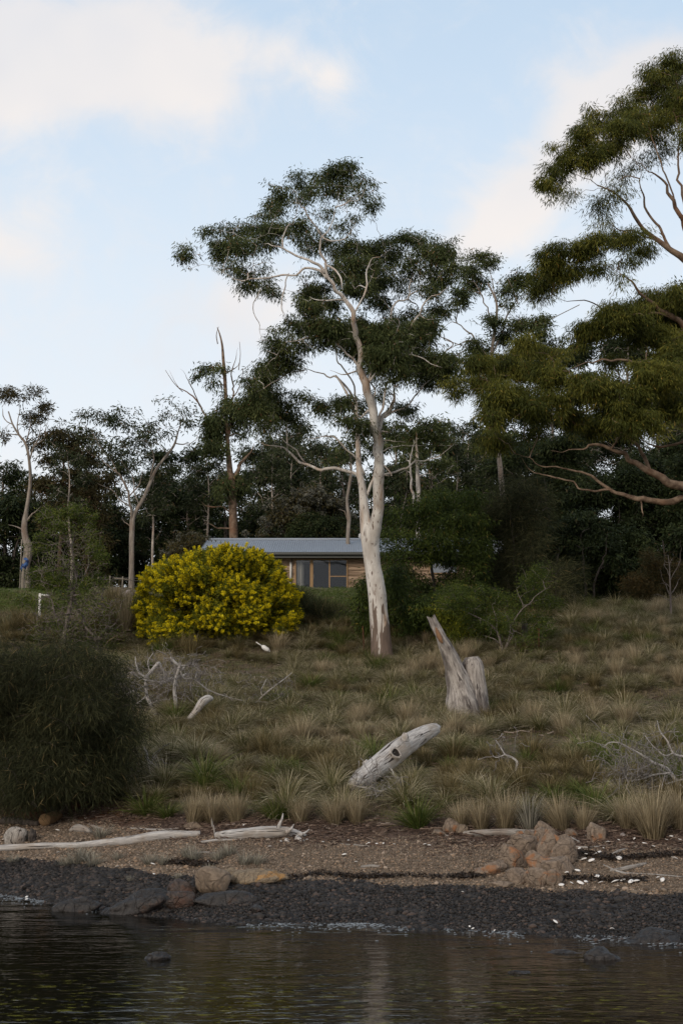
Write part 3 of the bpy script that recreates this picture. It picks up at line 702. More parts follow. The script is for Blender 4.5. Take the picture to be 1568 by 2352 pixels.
# --- slim gum between them, behind
tree('gum_tree', 'slender open gum with pale bare branches rising between the pale gum and the olive gum', 'tree', 56.0,
 [[(1180,1440,16),(1165,1250,14),(1150,1100,12),(1140,1000,11),(1130,900,10),(1128,820,8),(1135,760,7),(1140,700,5),(1120,650,4)],
  [(1130,900,7),(1100,800,6),(1070,760,5),(1040,740,4),(1010,760,2)],[(1128,820,6),(1160,740,5),(1185,690,4),(1200,670,3)],[(1128,830,5),(1090,780,5),(1050,790,3),(1020,800,2)],
  [(1135,760,5),(1110,700,4),(1090,650,3),(1085,620,2)],[(1130,880,6),(1180,800,5),(1220,760,4),(1250,740,3)],[(1140,700,3),(1130,650,3),(1125,625,2),(1115,610,1.5)]],
 R2([(330,1100,70,25,1.2),(385,1125,45,25,1.1),(290,1175,55,45,1.1),(260,1290,55,36,1.1),(330,1235,55,40,.9),(540,1220,80,36,1.1),(485,1275,65,28,.9),(420,1415,80,32,1),(620,1420,70,36,1.1),(560,1440,60,36,1),(320,1530,60,36,1),
     (650,1480,60,36,1),(350,1580,50,40,.8),(500,1330,60,30,.5),(240,1340,50,30,.7),(470,1480,60,40,.8),(700,1540,60,40,.8),(560,1560,60,40,.9)]),
 'bark_mid', 'leaf_gum', L=.16, Wd=.04, droop=.6, cover=1.3, tuft=11, rmin=.014,
 bare=[[(1035,880,4),(1015,820,3),(1040,790,3),(1005,770,2)],[(1190,700,2.5),(1175,660,2),(1165,640,1.5)],[(1250,740,3),(1290,720,2),(1330,700,2)],[(1060,860,3),(1045,820,3),(1070,800,2),(1020,780,2)]])

# --- traced trees on the other side
R3 = lambda rows: zc(0, 862.4, .4, rows)
tree('gum_tree', 'pale slim trunked gum with a wide fan of bare grey limbs above the fence', 'tree', 66.0,
 [[(302,1345,14),(303,1290,12),(303,1230,12),(304,1205,13),(306,1188,11),(318,1165,9),(332,1140,8),(345,1110,8),(358,1080,7),(372,1060,6),(392,1035,6),(402,1018,5),(410,990,3),(420,960,2)],
  [(304,1200,9),(300,1165,7),(297,1140,6),(288,1110,6),(272,1090,5),(255,1075,4),(230,1055,4),(212,1045,3),(205,1036,2)],
  [(345,1110,4),(350,1070,4),(352,1040,3),(340,1020,2)],[(320,1160,4),(310,1130,4),(300,1090,3),(280,1060,2)],[(304,1215,4),(290,1205,3),(280,1195,2)],
  [(372,1060,4),(385,1045,3),(360,1020,2)],[(402,1018,4),(430,1020,3),(455,1008,2)],[(297,1140,4),(320,1110,3),(330,1080,2)],[(272,1090,3),(250,1050,3),(225,1020,3),(205,990,2),(170,965,1.5)],[(300,1165,3),(260,1130,3),(225,1110,2)]],
 R3([(500,230,55,22,.9),(560,225,40,22,.9),(690,205,38,16,.8),(650,260,70,30,1.1),(740,280,60,30,.9),(590,250,45,20,.8),(620,400,100,32,1.1),(760,380,90,30,1.1),(860,370,70,36,1),(540,380,60,28,.8),(700,440,120,28,.7),
     (880,290,60,20,.45),(1000,150,50,18,.4),(950,230,60,30,.5),(1040,200,40,30,.5),(1100,200,40,24,.5),(1060,280,60,36,.6),(900,150,30,14,.4),(850,310,60,30,.7),(960,330,50,30,.6),(470,310,60,24,.6),(780,215,30,14,.35),(430,290,40,14,.6)]),
 'bark_mid', 'leaf_far', L=.22, Wd=.055, droop=.6, cover=.75, tuft=10, rmin=.016, sides=10)
tree('gum_tree', 'old gum whose bare dead top pokes above its foliage, near the roof end', 'tree', 68.0,
 [[(537,1260,22),(536,1200,20),(534,1150,18),(533,1110,16),(528,1080,14),(523,1020,10),(520,960,9),(518,900,9),(516,860,8),(513,825,7),(510,790,5),(504,765,3),(499,752,1.5)],
  [(534,1110,12),(550,1070,9),(560,1055,8),(577,1035,5),(585,1020,3)],[(523,1020,7),(530,960,6),(534,900,5),(532,860,4),(540,825,3),(545,800,1.5)],
  [(530,1060,5),(505,1010,5),(480,965,5),(460,935,5),(435,905,4),(410,885,3),(385,852,1.5)],[(515,870,4),(500,840,3),(480,850,2)],[(516,860,4),(530,850,3),(548,830,2)],
  [(460,935,3),(445,900,3),(430,870,2),(415,845,1)],[(520,930,4),(550,890,3),(565,850,2),(575,830,1)],[(534,1180,6),(505,1165,4),(475,1160,3),(460,1150,1.5)],[(536,1215,5),(500,1210,4),(470,1200,2)]],
 R3([(1140,10,30,22,.8),(1190,-30,60,20,1.2),(1270,-40,40,16,1),(1230,50,30,26,.8),(1270,100,30,20,.5),(1280,180,70,50,1.1),(1320,280,70,60,1.2),(1230,260,50,60,1.1),(1230,360,60,60,1.2),(1260,430,60,50,1.2),(1200,420,40,60,1),(1390,220,60,50,1),
     (1330,620,90,50,1),(1390,650,60,40,1),(1280,660,50,50,.9),(1400,330,40,60,.7),(1220,310,60,70,1)]),
 'bark_rust', 'leaf_gum', L=.2, Wd=.05, droop=.9, cover=1.1, tuft=11, rmin=.014, sides=10,
 bare=[[(500,790,2.5),(497,770,2),(502,750,1)],[(548,850,2),(552,815,1.5),(550,785,1)],[(575,900,2.5),(582,870,2),(588,850,1)],[(420,900,2),(400,880,1.5),(380,850,1)]])
tree('gum_tree', 'flat topped gum with long bare forked limbs at the edge of the forest', 'tree', 70.0,
 [[(62,1345,20),(60,1300,19),(66,1262,22),(58,1230,15),(57,1200,14),(62,1170,10),(70,1110,8),(68,1060,7),(60,1020,6),(45,1000,5),(30,975,4),(20,945,3)],
  [(68,1060,5),(75,1030,5),(88,1010,4),(95,975,3)],[(45,1000,4),(40,970,3),(45,935,2)],[(30,975,3),(12,960,3),(2,930,2)],[(60,1020,4),(68,985,3),(66,950,2)],[(75,1030,3),(100,1000,3),(110,965,2)],
  [(57,1200,6),(75,1180,5),(95,1165,3)],[(60,1225,6),(40,1215,4),(20,1205,2)]],
 R3([(40,110,60,20,1.1),(70,95,40,14,1),(200,100,55,18,1.1),(250,180,46,20,1),(210,245,80,20,1.1),(180,290,60,20,.6),(20,350,40,26,.7),(260,200,40,14,.9),(350,270,22,14,.7),(340,330,50,20,.9),(120,130,60,16,.6),(10,130,50,20,1)]),
 'bark_mid', 'leaf_brown', L=.22, Wd=.055, droop=.2, cover=1.0, tuft=9, rmin=.014, sides=10)

def gen_gum(X, top_, Y0, d, w0, spreadpx, label, leaf='leaf_far', bark='bark_mid', lean=0, cover=1.0, group='gums standing in the forest behind the house', name='forest_gum', low=.45, flat=.5, L=.26, Wd=.07, tuft=9, extra_low=0, twigs=True):
    h = Y0 - top_
    limbs, cl = [], []
    tw = [(X, Y0, w0), (X + lean * .2 + U(-3, 3), Y0 - .25 * h, w0 * .85), (X + lean * .5 + U(-6, 6), Y0 - .5 * h, w0 * .7), (X + lean * .8 + U(-6, 6), Y0 - .72 * h, w0 * .45), (X + lean, Y0 - .93 * h, w0 * .15)]
    limbs.append(tw)
    nl = 6
    for i in range(nl):
        f = low + (1 - low) * (i + .5) / nl * .85; yb = Y0 - f * h; xb = np.interp(f, [0, .25, .5, .72, .93], [p[0] for p in tw])
        sgn = 1 if (i + int(X)) % 2 else -1
        ln = spreadpx * U(.55, 1.05) * (1.15 - .6 * abs(f - .65)); xe = xb + sgn * ln; ye = yb - ln * U(.45, 1.0)
        ye = max(ye, top_ + U(0, 25)); ww = w0 * .38 * (1.2 - f)
        limbs.append([(xb, yb, ww * 1.3), (xb + sgn * ln * .35, yb - abs(yb - ye) * .45, ww), (xb + sgn * ln * .7, yb - abs(yb - ye) * .75, ww * .65), (xe, ye, ww * .3)])
        for k in range(4):
            q = U(.35, 1.1); rx = spreadpx * U(.26, .48)
            cl.append((xb + sgn * ln * q + U(-8, 8), yb - abs(yb - ye) * q * .95 + U(-12, 10), rx, rx * flat * U(.8, 1.3), U(.7, 1.2)))
    for k in range(4):
        rx = spreadpx * U(.25, .4); cl.append((X + lean + U(-.5, .5) * spreadpx, top_ + rx * flat + U(0, .14) * h, rx, rx * flat, 1.1))
    for k in range(3):
        cl.append((X + U(-.7, .7) * spreadpx, Y0 - U(.3, .75) * h, spreadpx * .4, spreadpx * .45, .06))
    for k in range(extra_low):
        rx = spreadpx * U(.3, .5); cl.append((X + U(-.9, .9) * spreadpx, Y0 - U(.12, .7) * h, rx * 1.1, rx * .8, U(.7, 1.1)))
    return tree(name, label, 'tree', d, limbs, cl, bark, leaf, L=L, Wd=Wd, droop=.6, cover=cover, tuft=tuft, rmin=.02, group=group, sides=7, twigs=twigs)

def dense(X, top_, Y0, rx, d, label, leaf, bark='bark_dark', name='dense_tree', cat='tree', group=None, cover=1.4, tuft=13, L=.16, Wd=.05, droop=.5, n=None, egg=.55, w0=10, low=0.06, stems=3, shape=(.75, .75, .5), rmin=.012, spread=None, tone=0.0, fill=1.0):
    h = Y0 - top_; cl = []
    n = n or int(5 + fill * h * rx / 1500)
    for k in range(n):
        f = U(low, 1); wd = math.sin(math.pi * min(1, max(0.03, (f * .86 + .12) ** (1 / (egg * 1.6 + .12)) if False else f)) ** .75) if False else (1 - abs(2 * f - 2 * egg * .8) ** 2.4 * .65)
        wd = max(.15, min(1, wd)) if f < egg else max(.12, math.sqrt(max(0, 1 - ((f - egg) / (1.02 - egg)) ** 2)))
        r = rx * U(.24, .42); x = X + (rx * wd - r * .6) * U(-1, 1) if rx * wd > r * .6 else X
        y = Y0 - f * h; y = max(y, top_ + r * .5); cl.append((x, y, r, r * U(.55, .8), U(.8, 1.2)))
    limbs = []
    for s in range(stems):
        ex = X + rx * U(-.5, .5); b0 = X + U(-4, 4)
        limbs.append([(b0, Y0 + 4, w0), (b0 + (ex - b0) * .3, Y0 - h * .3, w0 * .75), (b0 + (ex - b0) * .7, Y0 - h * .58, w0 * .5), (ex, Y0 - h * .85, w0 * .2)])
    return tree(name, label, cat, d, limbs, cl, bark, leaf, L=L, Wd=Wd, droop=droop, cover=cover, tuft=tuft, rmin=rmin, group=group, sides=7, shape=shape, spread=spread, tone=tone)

FG = 'gums standing in the forest behind the house'
# gums across the back, each placed where the photo shows a crown
gums = [
 (135, 985, 72, 12, 62, 'brown leaved gum with a broad dark crown beside the flat topped gum', 'leaf_brown', 1.1, 6),
 (15, 1050, 78, 12, 50, 'dark gum leaning at the edge of the forest under the flat topped gum', 'leaf_dark', 1.2, 7),
 (235, 1040, 80, 10, 58, 'dull green gum filling the gap behind the fan limbed gum', 'leaf_far', 1.0, 6),
 (395, 1030, 76, 12, 62, 'dense dark gum between the fan limbed gum and the dead topped gum', 'leaf_dark', 1.2, 9),
 (455, 1080, 92, 9, 45, 'small far gum seen past the dead topped gum', 'leaf_far', .8, 5),
 (600, 1000, 84, 11, 60, 'thin far gum with pale stems above the roof end', 'leaf_far', .9, 4),
 (655, 930, 80, 10, 55, 'tall thin gum crowned just under the pale gum canopy', 'leaf_far', .9, 3),
 (705, 985, 88, 9, 45, 'young gum with upright crown over the middle of the roof', 'leaf_far', .9, 4),
 (755, 1010, 95, 9, 42, 'far gum with sparse crown close by the forked trunk', 'leaf_far', .8, 5),
 (800, 1030, 70, 11, 50, 'pale stemmed gum just behind the forked trunk', 'leaf_far', .8, 3),
 (905, 960, 78, 12, 58, 'dark crowned gum directly behind the pale gum', 'leaf_dark', 1.1, 6),
 (1000, 990, 74, 12, 62, 'blue green gum standing behind the bright wattle tree', 'leaf_gum', 1.3, 7),
 (1075, 960, 82, 11, 60, 'tall gum behind the slender open gum', 'leaf_far', 1.1, 6),
 (1210, 930, 80, 12, 70, 'thick crowned gum beneath the olive domes', 'leaf_dark', 1.3, 8),
 (1340, 860, 84, 13, 80, 'tall dark gum whose crown closes the gap beneath the olive domes', 'leaf_dark', 1.2, 8),
 (1500, 740, 84, 13, 95, 'far gum rising highest behind the olive gum', 'leaf_far', 1.1, 7),
 (1555, 620, 80, 12, 75, 'far gum with small rounded crown seen under the arching limbs', 'leaf_far', 1.0, 4),
 (330, 1085, 100, 8, 45, 'distant gum behind the fan of grey limbs', 'leaf_far', .8, 6),
 (540, 1075, 104, 8, 50, 'distant gum behind the rusty trunk of the dead topped gum', 'leaf_far', .8, 6),
 (680, 1090, 108, 8, 48, 'distant gum low over the grey blossom bush', 'leaf_far', .8, 6),
 (850, 1080, 104, 8, 50, 'distant gum showing low in the fork of the pale gum', 'leaf_far', .8, 6),
 (960, 1090, 100, 8, 50, 'distant gum low behind the white bare pole trunk', 'leaf_far', .8, 6),
 (170, 1095, 96, 8, 50, 'distant gum low between two brown crowned gums', 'leaf_far', .8, 6),
 (75, 1120, 92, 8, 50, 'distant gum low at the forest edge', 'leaf_brown', .8, 6),
 (1130, 1000, 72, 11, 70, 'leafy gum closing the gap between wattle and casuarina', 'leaf_gum', 1.2, 9),
 (640, 1060, 74, 9, 60, 'dull gum directly over the blossom bush', 'leaf_dark', 1.0, 7),
 (745, 1090, 78, 9, 55, 'low green gum over the dome bush', 'leaf_far', 1.0, 7),
 (880, 1060, 74, 9, 50, 'low dark gum seen through the fork of the pale gum', 'leaf_dark', 1.0, 7),
 (200, 1100, 72, 9, 60, 'low brownish gum beside the fan limbed gum', 'leaf_brown', 1.0, 8),
 (420, 1110, 74, 9, 60, 'low dark gum over the rust flushed bush', 'leaf_dark', 1.1, 8),
 (1280, 780, 74, 12, 90, 'broad dark gum behind the middle tier of olive domes', 'leaf_dark', 1.3, 10),
 (1440, 700, 76, 13, 95, 'tall broad gum behind the arching limbs', 'leaf_dark', 1.2, 10),
 (1560, 850, 70, 12, 90, 'dark gum massed behind the long lower limbs', 'leaf_dark', 1.3, 10)]
for X, tp, d, w0, s_, lab, lf, cov, xl in gums:
    gen_gum(X, tp, 1345, d, w0, s_, lab, lf, 'bark_mid' if lf != 'leaf_brown' else 'bark_brown', U(-20, 20), cov * .72, extra_low=max(2, xl - 1))
for X, tp, d, s_, lab in [(165, 1010, 69, 34, 'thin pale stemmed gum between the flat topped gum and the fan limbed gum'), (352, 1060, 68, 34, 'thin pale stemmed gum just past the fan limbed gum'), (478, 1040, 70, 36, 'thin pale stemmed gum near the dead topped gum'),
 (612, 1020, 67, 36, 'thin pale stemmed gum rising over the roof beyond the yellow bush'), (668, 1010, 70, 34, 'thin pale stemmed gum over the middle of the roof'), (745, 1000, 68, 34, 'thin pale stemmed gum near the crooked pale trunk'),
 (918, 1040, 67, 34, 'thin pale stemmed gum between forked trunk and bare pole'), (1045, 1010, 66, 36, 'thin pale stemmed gum over the wattle tree'), (1090, 980, 68, 40, 'thin pale stemmed gum past the wattle tree crown')]:
    gen_gum(X, tp, 1345, d, 7, s_, lab, 'leaf_far', 'bark_limb', U(-15, 15), .8, extra_low=0, L=.22, Wd=.055, low=.5)
# bare pole trunk behind the pale gum
tree('gum_tree', 'white straight bare trunk with a dark tuft of crown behind the wattle', 'tree', 64.0,
 [[(958,1345,15),(960,1250,13),(961,1150,11),(959,1100,10),(957,1050,8),(955,1010,5),(962,980,3)],[(950,1170,8),(945,1110,7),(942,1060,5),(950,1010,3)]],
 [(955,1005,30,22),(985,985,35,25),(930,1020,30,20),(1005,1020,30,20),(1010,1070,35,25),(930,1060,24,20,.6)], 'bark_pale', 'leaf_gum', L=.2, Wd=.05, cover=1, tuft=10, rmin=.014)
tree('gum_tree', 'thin crooked pale trunk beside the forked gum, leafless below', 'tree', 62.0,
 [[(798,1345,10),(799,1230,9),(801,1190,9),(797,1150,7),(803,1110,7),(806,1080,6),(804,1040,4)],[(800,1200,4),(788,1180,3),(775,1170,2)]],
 [(790,1030,30,20,.8),(815,1010,30,20,.8),(770,1060,26,16,.6)], 'bark_mid', 'leaf_gum', L=.2, Wd=.05, cover=.9, tuft=10, rmin=.014)

# dark undergrowth massed under the forest
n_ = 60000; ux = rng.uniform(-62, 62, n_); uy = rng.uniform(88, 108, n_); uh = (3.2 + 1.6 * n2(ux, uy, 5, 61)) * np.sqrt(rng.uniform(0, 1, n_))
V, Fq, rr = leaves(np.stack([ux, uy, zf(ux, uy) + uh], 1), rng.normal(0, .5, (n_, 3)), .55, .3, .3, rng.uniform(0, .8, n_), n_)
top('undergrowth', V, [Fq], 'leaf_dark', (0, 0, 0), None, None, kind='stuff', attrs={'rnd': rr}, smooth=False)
# understory
US = 'dark understory trees at the foot of the forest'
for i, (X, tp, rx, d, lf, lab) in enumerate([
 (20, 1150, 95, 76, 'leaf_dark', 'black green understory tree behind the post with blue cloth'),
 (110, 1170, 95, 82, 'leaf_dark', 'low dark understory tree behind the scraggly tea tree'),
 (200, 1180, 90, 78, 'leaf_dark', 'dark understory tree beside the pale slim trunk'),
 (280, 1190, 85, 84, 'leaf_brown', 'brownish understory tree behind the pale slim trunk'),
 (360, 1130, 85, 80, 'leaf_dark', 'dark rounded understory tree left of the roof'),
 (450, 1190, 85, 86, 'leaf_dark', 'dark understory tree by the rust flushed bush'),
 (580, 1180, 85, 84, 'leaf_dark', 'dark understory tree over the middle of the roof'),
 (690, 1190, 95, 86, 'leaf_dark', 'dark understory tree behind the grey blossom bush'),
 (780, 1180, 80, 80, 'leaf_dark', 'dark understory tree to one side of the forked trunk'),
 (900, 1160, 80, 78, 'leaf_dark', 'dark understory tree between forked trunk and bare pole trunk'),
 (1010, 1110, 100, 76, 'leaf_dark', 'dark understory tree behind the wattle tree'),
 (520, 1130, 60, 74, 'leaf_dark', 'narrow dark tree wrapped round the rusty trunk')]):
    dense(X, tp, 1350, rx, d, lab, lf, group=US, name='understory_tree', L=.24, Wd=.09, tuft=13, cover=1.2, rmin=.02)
SH = 'shaded trees behind the grass crest'
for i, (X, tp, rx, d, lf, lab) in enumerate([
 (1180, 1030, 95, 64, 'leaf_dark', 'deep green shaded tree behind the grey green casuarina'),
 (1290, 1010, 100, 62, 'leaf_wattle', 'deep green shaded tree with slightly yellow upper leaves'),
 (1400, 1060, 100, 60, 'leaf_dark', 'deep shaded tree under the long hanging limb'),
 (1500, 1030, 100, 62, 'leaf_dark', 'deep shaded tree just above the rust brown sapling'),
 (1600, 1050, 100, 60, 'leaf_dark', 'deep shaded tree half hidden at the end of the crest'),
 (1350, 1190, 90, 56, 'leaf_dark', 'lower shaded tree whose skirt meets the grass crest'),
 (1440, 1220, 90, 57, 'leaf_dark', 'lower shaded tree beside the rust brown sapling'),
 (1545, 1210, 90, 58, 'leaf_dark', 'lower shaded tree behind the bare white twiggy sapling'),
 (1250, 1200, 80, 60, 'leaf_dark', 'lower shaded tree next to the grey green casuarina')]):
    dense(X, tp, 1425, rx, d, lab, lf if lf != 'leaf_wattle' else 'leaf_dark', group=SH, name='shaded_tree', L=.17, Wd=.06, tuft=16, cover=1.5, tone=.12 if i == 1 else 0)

# nearer shrubs and small trees
tree('wattle_tree', 'bright green wattle tree spreading beside the pale trunk', 'tree', 51.0,
 [[(1000,1510,10),(995,1440,9),(1000,1370,7),(990,1300,6),(985,1220,4),(980,1170,2)],[(1002,1490,8),(960,1420,6),(925,1350,5),(905,1290,3)],[(1000,1480,8),(1050,1400,6),(1075,1320,5),(1085,1240,3)],[(995,1400,5),(950,1330,4),(930,1250,3)],[(1000,1370,5),(1040,1290,4),(1050,1210,3)]],
 [(960,1165,40,22),(1000,1150,40,20),(1050,1160,44,24),(1085,1150,30,20),(925,1195,44,22),(980,1200,50,24),(1040,1205,50,26),(1090,1200,36,26),(905,1235,32,22),(950,1240,50,24),(1010,1245,50,24),(1065,1250,46,26),(1095,1250,30,30),
  (900,1275,30,22),(940,1285,40,20),(985,1275,44,18),(1035,1285,40,22,.9),(1085,1295,40,26),(910,1320,34,24),(955,1335,34,18,.7),(1000,1345,40,22,.8),(1050,1340,40,24),(1090,1345,36,26),(925,1375,40,24),(970,1390,44,22),(1020,1385,44,24),(1075,1385,40,26),
  (905,1420,34,22),(950,1435,44,22),(1000,1430,44,22),(1050,1430,40,24),(930,1475,40,18,.8),(985,1475,44,18,.8),(880,1350,16,40),(890,1400,16,30)],
 'bark_dark', 'leaf_bright', L=.15, Wd=.034, droop=.7, cover=1.0, tuft=14, tone=-.04, spread=1.5)
tree('wattle_shrub', 'small leafy green shrub hugging the foot of the pale trunk', 'shrub', 47.5,
 [[(842,1500,4),(840,1450,3),(838,1400,2)]], [(838,1360,22,22),(835,1400,22,25),(840,1440,20,20,.7),(845,1345,20,18),(905,1380,40,40),(925,1440,50,30),(900,1330,30,40),(960,1410,50,40),(1010,1400,40,40,.8)], 'bark_dark', 'leaf_bright', L=.14, Wd=.034, cover=1.2, tuft=14, tone=-.15, twigbark=None)
dense(1195, 1110, 1500, 100, 52.0, 'tall grey green casuarina with fine drooping needles beside the wattle tree', 'leaf_sheoak', name='casuarina_tree', cover=.95, tuft=18, L=.34, Wd=.012, droop=.25, w0=8, low=.05, n=34, egg=.5, shape=(.8, .8, .8), tone=-.05, spread=1.6)
dense(1290, 1290, 1475, 60, 50.5, 'small wispy grey casuarina at the edge of the grass crest', 'leaf_sheoak', name='casuarina_tree', cover=.7, tuft=18, L=.30, Wd=.012, droop=.1, w0=4, low=.1, n=10, shape=(.8, .8, .8), spread=.8)
tree('tea_tree_shrub', 'scrubby shrub with pale crooked twigs and bright green tips near the stump', 'shrub', 44.0,
 [[(1158,1545,9),(1155,1510,8),(1150,1480,6),(1140,1450,5),(1120,1430,4),(1090,1415,3),(1060,1400,2)],[(1155,1500,6),(1175,1460,5),(1178,1430,4),(1200,1395,4),(1225,1375,4),(1245,1362,3),(1262,1345,2)],
  [(1155,1510,5),(1165,1470,4),(1170,1440,3),(1160,1400,2)],[(1157,1530,5),(1195,1520,4),(1215,1535,2)],[(1140,1450,3),(1135,1420,3),(1125,1395,2)],[(1150,1480,4),(1120,1460,3),(1100,1455,2)],
  [(1200,1395,3),(1190,1370,2),(1185,1350,2)],[(1155,1540,5),(1180,1500,4),(1205,1490,3),(1225,1500,2)]],
 [(1060,1385,40,22,1),(1100,1400,40,20,.6),(1090,1365,36,18,.7),(1140,1375,36,18,.8),(1180,1390,30,20,.6),(1215,1340,34,24,.8),(1245,1320,26,24,.7),(1230,1370,30,18,.7),(1265,1390,26,18,.7),(1190,1420,40,20,.5),(1240,1425,34,18,.7),(1230,1460,30,16,.6),
  (1035,1370,28,26,1),(1150,1430,40,26,.35),(1110,1440,40,26,.5),(1200,1480,36,20,.4),(1260,1440,20,14,.6)],
 'bark_twig', 'leaf_bright', L=.07, Wd=.022, cover=.7, tuft=11, droop=.1, rmin=.007, tone=.05)
tree('wattle_shrub', 'dark rounded shrub with yellowish top growing behind the leaning stump', 'shrub', 46.5,
 [[(1080,1520,6),(1078,1470,5),(1070,1430,3)],[(1080,1520,5),(1100,1460,4),(1120,1430,3)]],
 [(1050,1390,44,26),(1030,1420,40,30),(1080,1440,60,36),(1050,1470,50,26),(1110,1470,50,26),(1130,1440,36,30),(1085,1400,40,24),(1150,1480,30,22,.8)], 'bark_dark', 'leaf_wattle', L=.12, Wd=.026, cover=1.2, tuft=13, tone=-.18)
tree('conifer_sapling', 'rust brown feathery sapling beside the white twiggy sapling', 'sapling', 53.0,
 [[(1490,1425,5),(1492,1370,4),(1496,1300,3),(1500,1275,1.5)]],
 [(1505,1285,26,18),(1490,1320,40,20),(1530,1310,36,22),(1460,1350,30,18,.8),(1500,1350,46,22),(1470,1385,40,18,.8),(1510,1390,50,22,.8),(1550,1350,30,26),(1440,1390,24,14,.6),(1560,1400,30,20)], 'bark_dark', 'leaf_rust', L=.13, Wd=.02, cover=1.1, tuft=12, droop=.1, tone=-.1)
tree('bare_sapling', 'leafless whitish sapling with fine upswept twigs on the grass crest', 'sapling', 49.0,
 [[(1540,1418,6),(1539,1390,5),(1538,1360,4),(1537,1330,3),(1536,1300,2),(1533,1275,1)],
  [(1539,1372,3),(1525,1350,2),(1508,1342,1.2)],[(1538,1350,2.5),(1520,1330,2),(1512,1305,1)],[(1538,1365,2.5),(1552,1345,2),(1566,1325,1)],[(1537,1335,2),(1548,1310,1.5),(1560,1290,1)],[(1537,1325,2),(1525,1300,1.5),(1518,1280,1)],
  [(1539,1380,2),(1515,1368,1.5),(1500,1366,1)],[(1539,1378,2),(1560,1370,1.5),(1575,1368,1)],[(1536,1305,1.5),(1545,1285,1)]],
 [(1536,1290,20,14,.05)], 'bark_twig', 'leaf_sheoak', L=.1, Wd=.012, cover=.1, tuft=10, rmin=.006)

# she-oak bush by the beach
def blob_bush(name, label, cat, d, X0, Y0, rx, ry, n, leaf, **kw):
    cl = []
    for k in range(n):
        a = U(0, 2 * math.pi); r = math.sqrt(U(0.0, 1)); rr = U(.20, .34)
        cl.append((X0 + rx * (1 - rr * .7) * r * math.cos(a), Y0 + ry * (1 - rr * .7) * r * math.sin(a), rx * rr, ry * rr * 1.05, U(.85, 1.15)))
    return cl
cl = blob_bush('', '', '', 0, 108, 1672, 200, 182, 46, '') + [(250, 1650, 50, 60), (262, 1730, 40, 70), (240, 1800, 60, 40), (30, 1530, 80, 40), (180, 1510, 60, 30), (100, 1830, 90, 36), (20, 1830, 60, 40), (250, 1570, 40, 40)]
tree('casuarina_bush', 'big dome of dark drooping casuarina needles overhanging the beach', 'bush', 29.0,
 [[(120,1905,16),(125,1850,14),(130,1780,11),(120,1700,7),(110,1620,3)],[(122,1870,10),(170,1790,8),(210,1720,5),(235,1650,2)],[(120,1880,10),(60,1800,8),(20,1730,5),(-20,1660,2)],[(200,1880,6),(225,1820,5),(250,1770,4),(275,1720,2)],[(205,1890,4),(190,1850,3),(200,1800,2)]],
 cl + [(60, 1500, 40, 30, .6), (140, 1488, 34, 20, .5), (225, 1520, 34, 24, .6), (272, 1610, 30, 40, .5), (290, 1690, 26, 40, .5), (285, 1780, 30, 30, .5), (10, 1480, 40, 20, .5)] + [(108 + 205 * math.cos(a_) + U(-8, 14), 1672 - 188 * math.sin(a_) + U(-12, 6), U(12, 26), U(14, 30), U(.15, .7)) for a_ in np.linspace(-.5, 2.2, 26)], 'bark_dark', 'leaf_sheoak', L=.24, Wd=.0095, droop=.6, cover=.62, tuft=19, spread=1.5, base=G(122, 1880), shape=(.8, .8, .75), rmin=.006, tone=-.12)

# scraggly tea tree
tree('tea_tree', 'scraggly tea tree of fine grey twigs with green tufts beside the yellow bush', 'tree', 46.0,
 [[(142,1510,13),(145,1480,12),(152,1440,10),(160,1400,9),(166,1370,8),(175,1340,6),(172,1300,5),(165,1260,4),(150,1230,3),(120,1205,2)],
  [(225,1510,9),(218,1470,9),(200,1440,8),(182,1400,8),(170,1370,7),(160,1335,6),(150,1300,5),(138,1265,4),(120,1240,3),(98,1230,2)],
  [(170,1370,6),(185,1340,5),(200,1300,4),(205,1260,3),(212,1225,2)],[(165,1260,3),(172,1225,3),(180,1195,2)],[(150,1440,5),(125,1410,4),(110,1370,3),(95,1340,2)],[(200,1440,5),(225,1400,4),(235,1360,3),(240,1320,2)],
  [(218,1470,5),(245,1440,4),(255,1400,2)],[(185,1340,3),(215,1320,3),(232,1290,2)],[(142,1505,5),(120,1470,3),(95,1450,2)]],
 [(110,1190,26,20,1.1),(150,1180,30,18,1.1),(175,1175,26,16,1),(205,1195,24,18,1),(130,1215,24,14,.8),(95,1235,20,14,.7),(100,1260,30,14,.6),(150,1215,30,18,.4),(200,1230,30,18,.3),(225,1265,22,16,1.1),(235,1285,20,16,1),(215,1250,20,12,.6),
  (85,1320,26,16,.8),(110,1325,40,18,.9),(130,1340,36,20,1),(95,1345,30,14,.8),(190,1345,26,14,.7),(220,1330,30,14,.7),(235,1345,20,12,.6),(60,1380,30,14,.7),(150,1300,40,24,.15),(190,1290,40,26,.15),(160,1400,60,30,.15),(200,1450,60,30,.1),(130,1440,50,30,.12),
  (240,1400,40,26,.12),(100,1440,40,40,.08),(160,1450,40,40,.06),(235,1470,34,40,.06),(130,1290,40,40,.1),(215,1370,40,40,.1),(110,1390,40,18,.3),(180,1370,50,20,.2),(250,1450,40,20,.1),(75,1260,20,12,.5),(165,1330,50,30,.1),(210,1400,50,30,.1),(170,1240,50,30,.15)],
 'bark_twig', 'leaf_bright', L=.08, Wd=.024, cover=.62, tuft=6.2, droop=.1, rmin=.0105, tone=.16)

